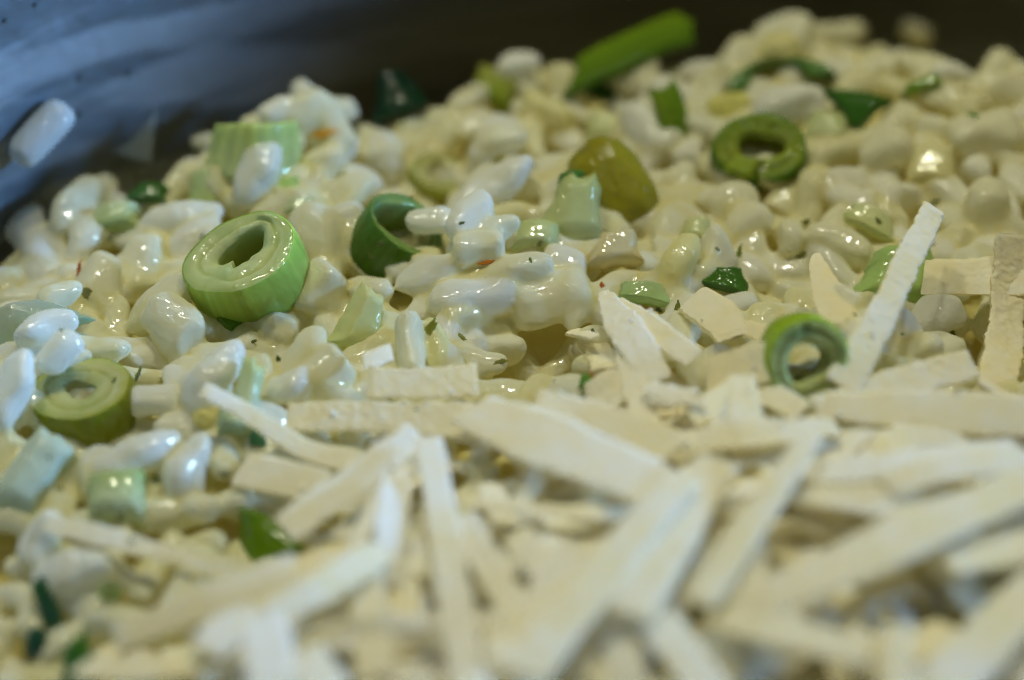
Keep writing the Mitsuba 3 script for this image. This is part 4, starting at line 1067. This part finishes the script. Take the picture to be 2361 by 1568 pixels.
for px, py, ang, l, wd, h, col, lab, nm, cat in [
        (755, 306, 10, 28, 12, 4.4, (0.78, 0.42, 0.04), 'blurred orange speck on the left ridge peak', 'carrot_speck', 'carrot'),
        (180, 632, 80, 34, 8, 4.2, (0.62, 0.20, 0.06), 'red orange speck on a pale grain at the left', 'carrot_speck', 'carrot'),
        (1132, 603, 12, 26, 5, 4.8, (0.66, 0.24, 0.03), 'thin orange thread on the mound top', 'carrot_speck', 'carrot'),
        (1389, 660, -50, 9, 6, 5.0, (0.58, 0.16, 0.03), 'tiny orange speck above the pointed ragged shred', 'carrot_speck', 'carrot'),
        (1365, 868, -60, 12, 4, 5.0, (0.66, 0.22, 0.04), 'orange speck by the vivid green chip', 'carrot_speck', 'carrot'),
        (988, 762, 62, 26, 12, 4.8, (0.20, 0.20, 0.03), 'olive herb fleck on the coated strand left of the hollow', 'herb_fleck', 'herb'),
        (1062, 776, -35, 13, 7, 3.2, (0.20, 0.20, 0.04), 'herb fleck inside the mound hollow', 'herb_fleck', 'herb'),
        (1853, 517, 40, 14, 10, 4.0, (0.16, 0.17, 0.03), 'herb fleck beside the double glint nub', 'herb_fleck', 'herb'),
        (1850, 590, 30, 20, 10, 2.6, (0.12, 0.13, 0.03), 'dark herb fleck under the long flecked grain', 'herb_fleck', 'herb'),
        (1702, 592, 75, 26, 7, 4.0, (0.16, 0.20, 0.03), 'upright herb fleck above the dark trapezoid leaf', 'herb_fleck', 'herb'),
        (1562, 714, 80, 18, 8, 4.0, (0.16, 0.17, 0.02), 'herb fleck right of the pale leek slice', 'herb_fleck', 'herb'),
        (201, 676, 70, 12, 11, 4.8, (0.17, 0.17, 0.06), 'round herb fleck below the red orange speck', 'herb_fleck', 'herb'),
        (264, 574, 60, 14, 8, 3.4, (0.06, 0.10, 0.04), 'dark herb fleck left of the shaded grain', 'herb_fleck', 'herb'),
        (316, 868, 65, 22, 4, 3.0, (0.14, 0.16, 0.05), 'thin herb sliver above the round nub', 'herb_fleck', 'herb'),
        (279, 1188, 85, 20, 6, 3.8, (0.14, 0.12, 0.03), 'brown herb sliver on the pale leek chunk', 'herb_fleck', 'herb'),
        (356, 1108, 60, 12, 7, 4.2, (0.08, 0.18, 0.03), 'green herb fleck under the blurred slanting grain', 'herb_fleck', 'herb'),
        (2247, 268, -30, 18, 8, 4.6, (0.06, 0.20, 0.04), 'green herb fleck on the broad beige mass at the right', 'herb_fleck', 'herb'),
        (2162, 464, 20, 14, 7, 3.2, (0.12, 0.14, 0.03), 'herb fleck above the tip of the upright shred', 'herb_fleck', 'herb'),
        (2025, 510, -60, 9, 6, 4.6, (0.14, 0.15, 0.04), 'tiny herb fleck on the curved onion piece', 'herb_fleck', 'herb'),
        (1245, 558, 70, 10, 5, 3.6, (0.14, 0.14, 0.04), 'tiny herb fleck below the flat glassy onion piece', 'herb_fleck', 'herb'),
        (1152, 835, 15, 14, 6, 4.0, (0.16, 0.16, 0.03), 'herb fleck on the low cream grain', 'herb_fleck', 'herb'),
        (517, 1095, 0, 10, 6, 3.6, (0.14, 0.13, 0.05), 'blurred herb fleck left of the pale translucent piece', 'herb_fleck', 'herb'),
        (1142, 372, 40, 22, 12, 2.6, (0.22, 0.20, 0.03), 'blurred olive herb fleck left of the long slanting grain tip', 'herb_fleck', 'herb')]:
    m, nr = on_top(px, py)
    if m is None:
        continue
    w = (m - CAM) @ FWD / DIST * PX
    t = turned(ang)[:, 0]
    blob(nm, m + 0.02 * nr, frame_from(t, 0, nr), (l * w * rng.uniform(0.85, 1.1), wd * w * 0.8, 0.12), np.array(col) * (1.5 if nm == 'herb_fleck' else 1.0), 60 + px % 37, 0.9, 3, label=lab, category=cat)
for i, (px, py) in enumerate([(2010, 775), (2205, 905), (1280, 880), (1290, 905), (1455, 740), (1500, 720), (1620, 740), (1530, 830), (1725, 905), (1740, 850), (905, 1075), (1800, 985), (740, 1190), (1040, 905), (980, 930), (1930, 960), (1230, 985), (1420, 850), (880, 960), (770, 955), (1690, 965), (2075, 560), (1570, 925), (700, 1130)]):
    m, nr = on_top(px, py)
    if m is not None:
        r = rng.uniform(0.18, 0.42)
        blob('cheese_crumb', m + 0.1 * nr, frame_from(rng.normal(size=3)), (r, r * 0.7, r * 0.5), (0.95, 0.93, 0.85), 300 + i, 0.9, 3, bsdf='cheese_body', category='cheese crumb', label='auto crumb')

made_ = 0
for tries in range(400):
    px, py = rng.uniform(20, 2340), rng.uniform(250, 1400)
    if made_ >= 34 or cheese_depth(px, py) > -25:
        continue
    m, nr = on_top(px, py)
    if m is None or math.hypot(*(m[:2] - WALL_C)) > WALL_R - 4:
        continue
    l = rng.uniform(0.16, 0.42)
    blob('herb_fleck', m + 0.02 * nr, frame_from(turned(rng.uniform(0, 180))[:, 0], 0, nr), (l, l * rng.uniform(0.3, 0.7), 0.08), np.array([0.17, 0.21, 0.06]) * rng.uniform(0.6, 1.3), 500 + made_, 0.8, 2, category='herb', label='auto fleck')
    made_ += 1

# ------------------------------------------------------------------ the pan
pan = empty('steel_pan', label='stainless steel pan with a dim smeared inner wall around the risotto', category='pan')


def lathe(prof, n=180):
    th = np.linspace(0, 2 * math.pi, n, endpoint=False)
    q = np.stack([np.stack([WALL_C[0] + r * np.cos(th), WALL_C[1] + r * np.sin(th), z + 0 * th], -1) for r, z in prof], 1)
    return q.reshape(-1, 3), grid_faces(n, len(prof), True)[:, ::-1]


zz = np.linspace(-9, 42, 26)
v, f = lathe([(WALL_R - 6 + 6 * math.sin(a), FLOOR + 6 - 6 * math.cos(a)) for a in np.linspace(0, math.pi / 2, 7)] + [(WALL_R, z) for z in zz] + [(WALL_R + 0.4, 43.2), (WALL_R + 1.4, 43.6), (WALL_R + 2.0, 42.6), (WALL_R + 2.0, -12), (WALL_R - 4, FLOOR - 2)])
put('wall', v, f, 'pan_steel', None, pan, smooth=40)
v, f = lathe([(0.01, FLOOR), (WALL_R - 6, FLOOR)])
put('base', v, f, 'pan_steel', None, pan, smooth=False)
v, f = lathe([(0.01, FLOOR - 2.6), (260, FLOOR - 2.6)])
put('hob', v, f, 'hob_glass', None, kind='structure', label='dark glass hob under the pan', category='hob', smooth=False)

# ------------------------------------------------------------------ what shows, and a label for every piece that is not yet named
RW, RH = 512, 340
keys = list(PIECES)
owner = np.concatenate([np.full(len(PIECES[k][1]), i) for i, k in enumerate(keys)])
off = np.cumsum([0] + [len(PIECES[k][0]) for k in keys])
big = trimesh.Trimesh(np.concatenate([PIECES[k][0] for k in keys]), np.concatenate([PIECES[k][1] + off[i] for i, k in enumerate(keys)]), process=False)
uu, vv = np.meshgrid((np.arange(RW) + 0.5) / RW * PW, (np.arange(RH) + 0.5) / RH * PH)
dirs = FWD + ((uu - PW / 2) * PX / DIST)[..., None] * RIGHT - ((vv - PH / 2) * PX / DIST)[..., None] * UP
dirs = dirs.reshape(-1, 3) / np.linalg.norm(dirs.reshape(-1, 3), axis=1, keepdims=True)
hit = big.ray.intersects_first(np.tile(CAM, (len(dirs), 1)), dirs)
own = np.where(hit >= 0, owner[np.maximum(hit, 0)], -1).reshape(RH, RW)
top_of = [k.split('__')[0] for k in keys]
tops = sorted(set(top_of))
tid = {t: i for i, t in enumerate(tops)}
omap = np.array([tid[t] for t in top_of] + [-1])[own]
area = np.bincount(omap[omap >= 0].ravel(), minlength=len(tops))
where = {}
for i, t in enumerate(tops):
    if area[i]:
        jj, ii = np.nonzero(omap == i)
        where[t] = (ii.mean() / RW * PW, jj.mean() / RH * PH)
SEE = globals().get('SEE')
marks = [(INFO[t]['short'], where[t]) for t in tops if t in where and INFO[t].get('short') and area[tid[t]] > 25]
marks += [('the left end of the frame', (-60.0, 784.0)), ]
marks = [m_ for m_ in marks if m_[0] != 'the left end of the frame']
ORD = ['nearest', 'second', 'third', 'fourth', 'fifth', 'sixth', 'seventh', 'eighth', 'ninth', 'tenth']
auto = {'auto grain': 'rice grain', 'auto shred': 'cheese shred', 'auto crumb': 'white cheese crumb', 'auto wall fleck': 'dark herb fleck', 'auto fleck': 'tiny herb speck'}
buckets, drop, loose = {}, [], []
order = sorted((t for t in tops if (INFO[t].get('label') or '').startswith('auto')), key=lambda t: -area[tid[t]])
seen_n = {}
for t in order:
    noun = auto[INFO[t]['label']]
    seen_n[noun] = seen_n.get(noun, 0) + 1
    own_hero = sum(1 for s in tops if s.startswith(t.split('_0')[0]) and not (INFO[s].get('label') or '').startswith('auto'))
    if area[tid[t]] < 2 or seen_n[noun] > 296 - own_hero:
        (loose if area[tid[t]] >= 1 else drop).append(t)
        continue
    x, y = where[t]
    best = min(marks, key=lambda q: math.hypot(q[1][0] - x, q[1][1] - y))
    dx, dy = x - best[1][0], y - best[1][1]
    k = int(round(math.atan2(-dy, dx) / (math.pi / 4))) % 8
    rel = ['right of', 'up and right of', 'above', 'up and left of', 'left of', 'down and left of', 'below', 'down and right of'][k]
    buckets.setdefault((noun, rel, best[0]), []).append((math.hypot(dx, dy), t))
for (noun, rel, mark), items in buckets.items():
    for n, (d, t) in enumerate(sorted(items)):
        v = PIECES[t][0]
        q = project(v)
        sz = np.ptp(q[:, :2], axis=0)
        blur = abs(q[:, 2].mean() - FOCUS)
        look = 'sharp' if blur < 9 else 'blurred' if blur > 24 else ''
        lie = 'upright' if sz[1] > 1.25 * sz[0] else 'crosswise' if sz[0] > 1.8 * sz[1] else 'slanting'
        tone = ''
        rank = ORD[n] + ' ' if len(items) > 1 else ''
        if noun == 'dark herb fleck':
            INFO[t]['label'] = f'{rank}dark herb fleck {rel} {mark}'
        else:
            INFO[t]['label'] = ' '.join(f'{rank}{look} {lie if noun in ("rice grain", "cheese shred") else ""} {tone} {noun} {rel} {mark}'.split())
        INFO[t]['group'] = {'rice grain': 'rice grains in the sauce', 'cheese shred': 'grated cheese shreds in the pile', 'white cheese crumb': 'cheese crumbs', 'dark herb fleck': 'herb flecks on the pan wall', 'tiny herb speck': 'tiny herb specks on the rice'}[noun]
back = [t for t in drop + loose if t in GRAIN_OF]            # coated grains of which nothing can be told apart stay part of the sauce
if back:
    fl[np.isin(fl, [GRAIN_OF[t] for t in back])] = -1
    v, f, c, nn = skin_piece(sf[fl == -1])
    PIECES['sauce'] = (v, f, c, 'rice_skin', True)
    SKINS['sauce'] = nn
rest = [t for t in loose if t.startswith('cheese_shred')]
if rest:
    o = np.cumsum([0] + [len(PIECES[t][0]) for t in rest])
    put('cheese_mass', np.concatenate([PIECES[t][0] for t in rest]), np.concatenate([PIECES[t][1] + o[n_] for n_, t in enumerate(rest)]), 'cheese_body', np.concatenate([PIECES[t][2] for t in rest]), None, kind='stuff',
        label='grated cheese scraps all but hidden inside the pile', category='grated cheese')
for t in drop + loose:
    PIECES.pop(t)
    INFO.pop(t)
print({n: c for n, c in seen_n.items()}, 'dropped', len(drop), 'loose', len(loose), 'things', len(INFO))

# ------------------------------------------------------------------ write everything
tri = 0
for k, (v, f, c, bsdf, smooth) in PIECES.items():
    mesh = trimesh.Trimesh(v * MM, f, process=False)
    tri += len(f)
    if k in SKINS:
        scene[k] = {'type': 'ply', 'filename': meshkit.write_ply((v * MM, f), False, None, c, normals=SKINS[k]), 'face_normals': False, 'bsdf': {'type': 'ref', 'id': bsdf}}
    else:
        scene[k] = mikit.ply(mesh, bsdf, smooth=smooth, color=c)
for k, i in INFO.items():
    d = {a: i[a] for a in ('label', 'category', 'group', 'kind') if i.get(a)}
    if d.get('group') and not str(i.get('label') or ''):
        d.pop('group')
    labels[k] = d
print('triangles', tri)
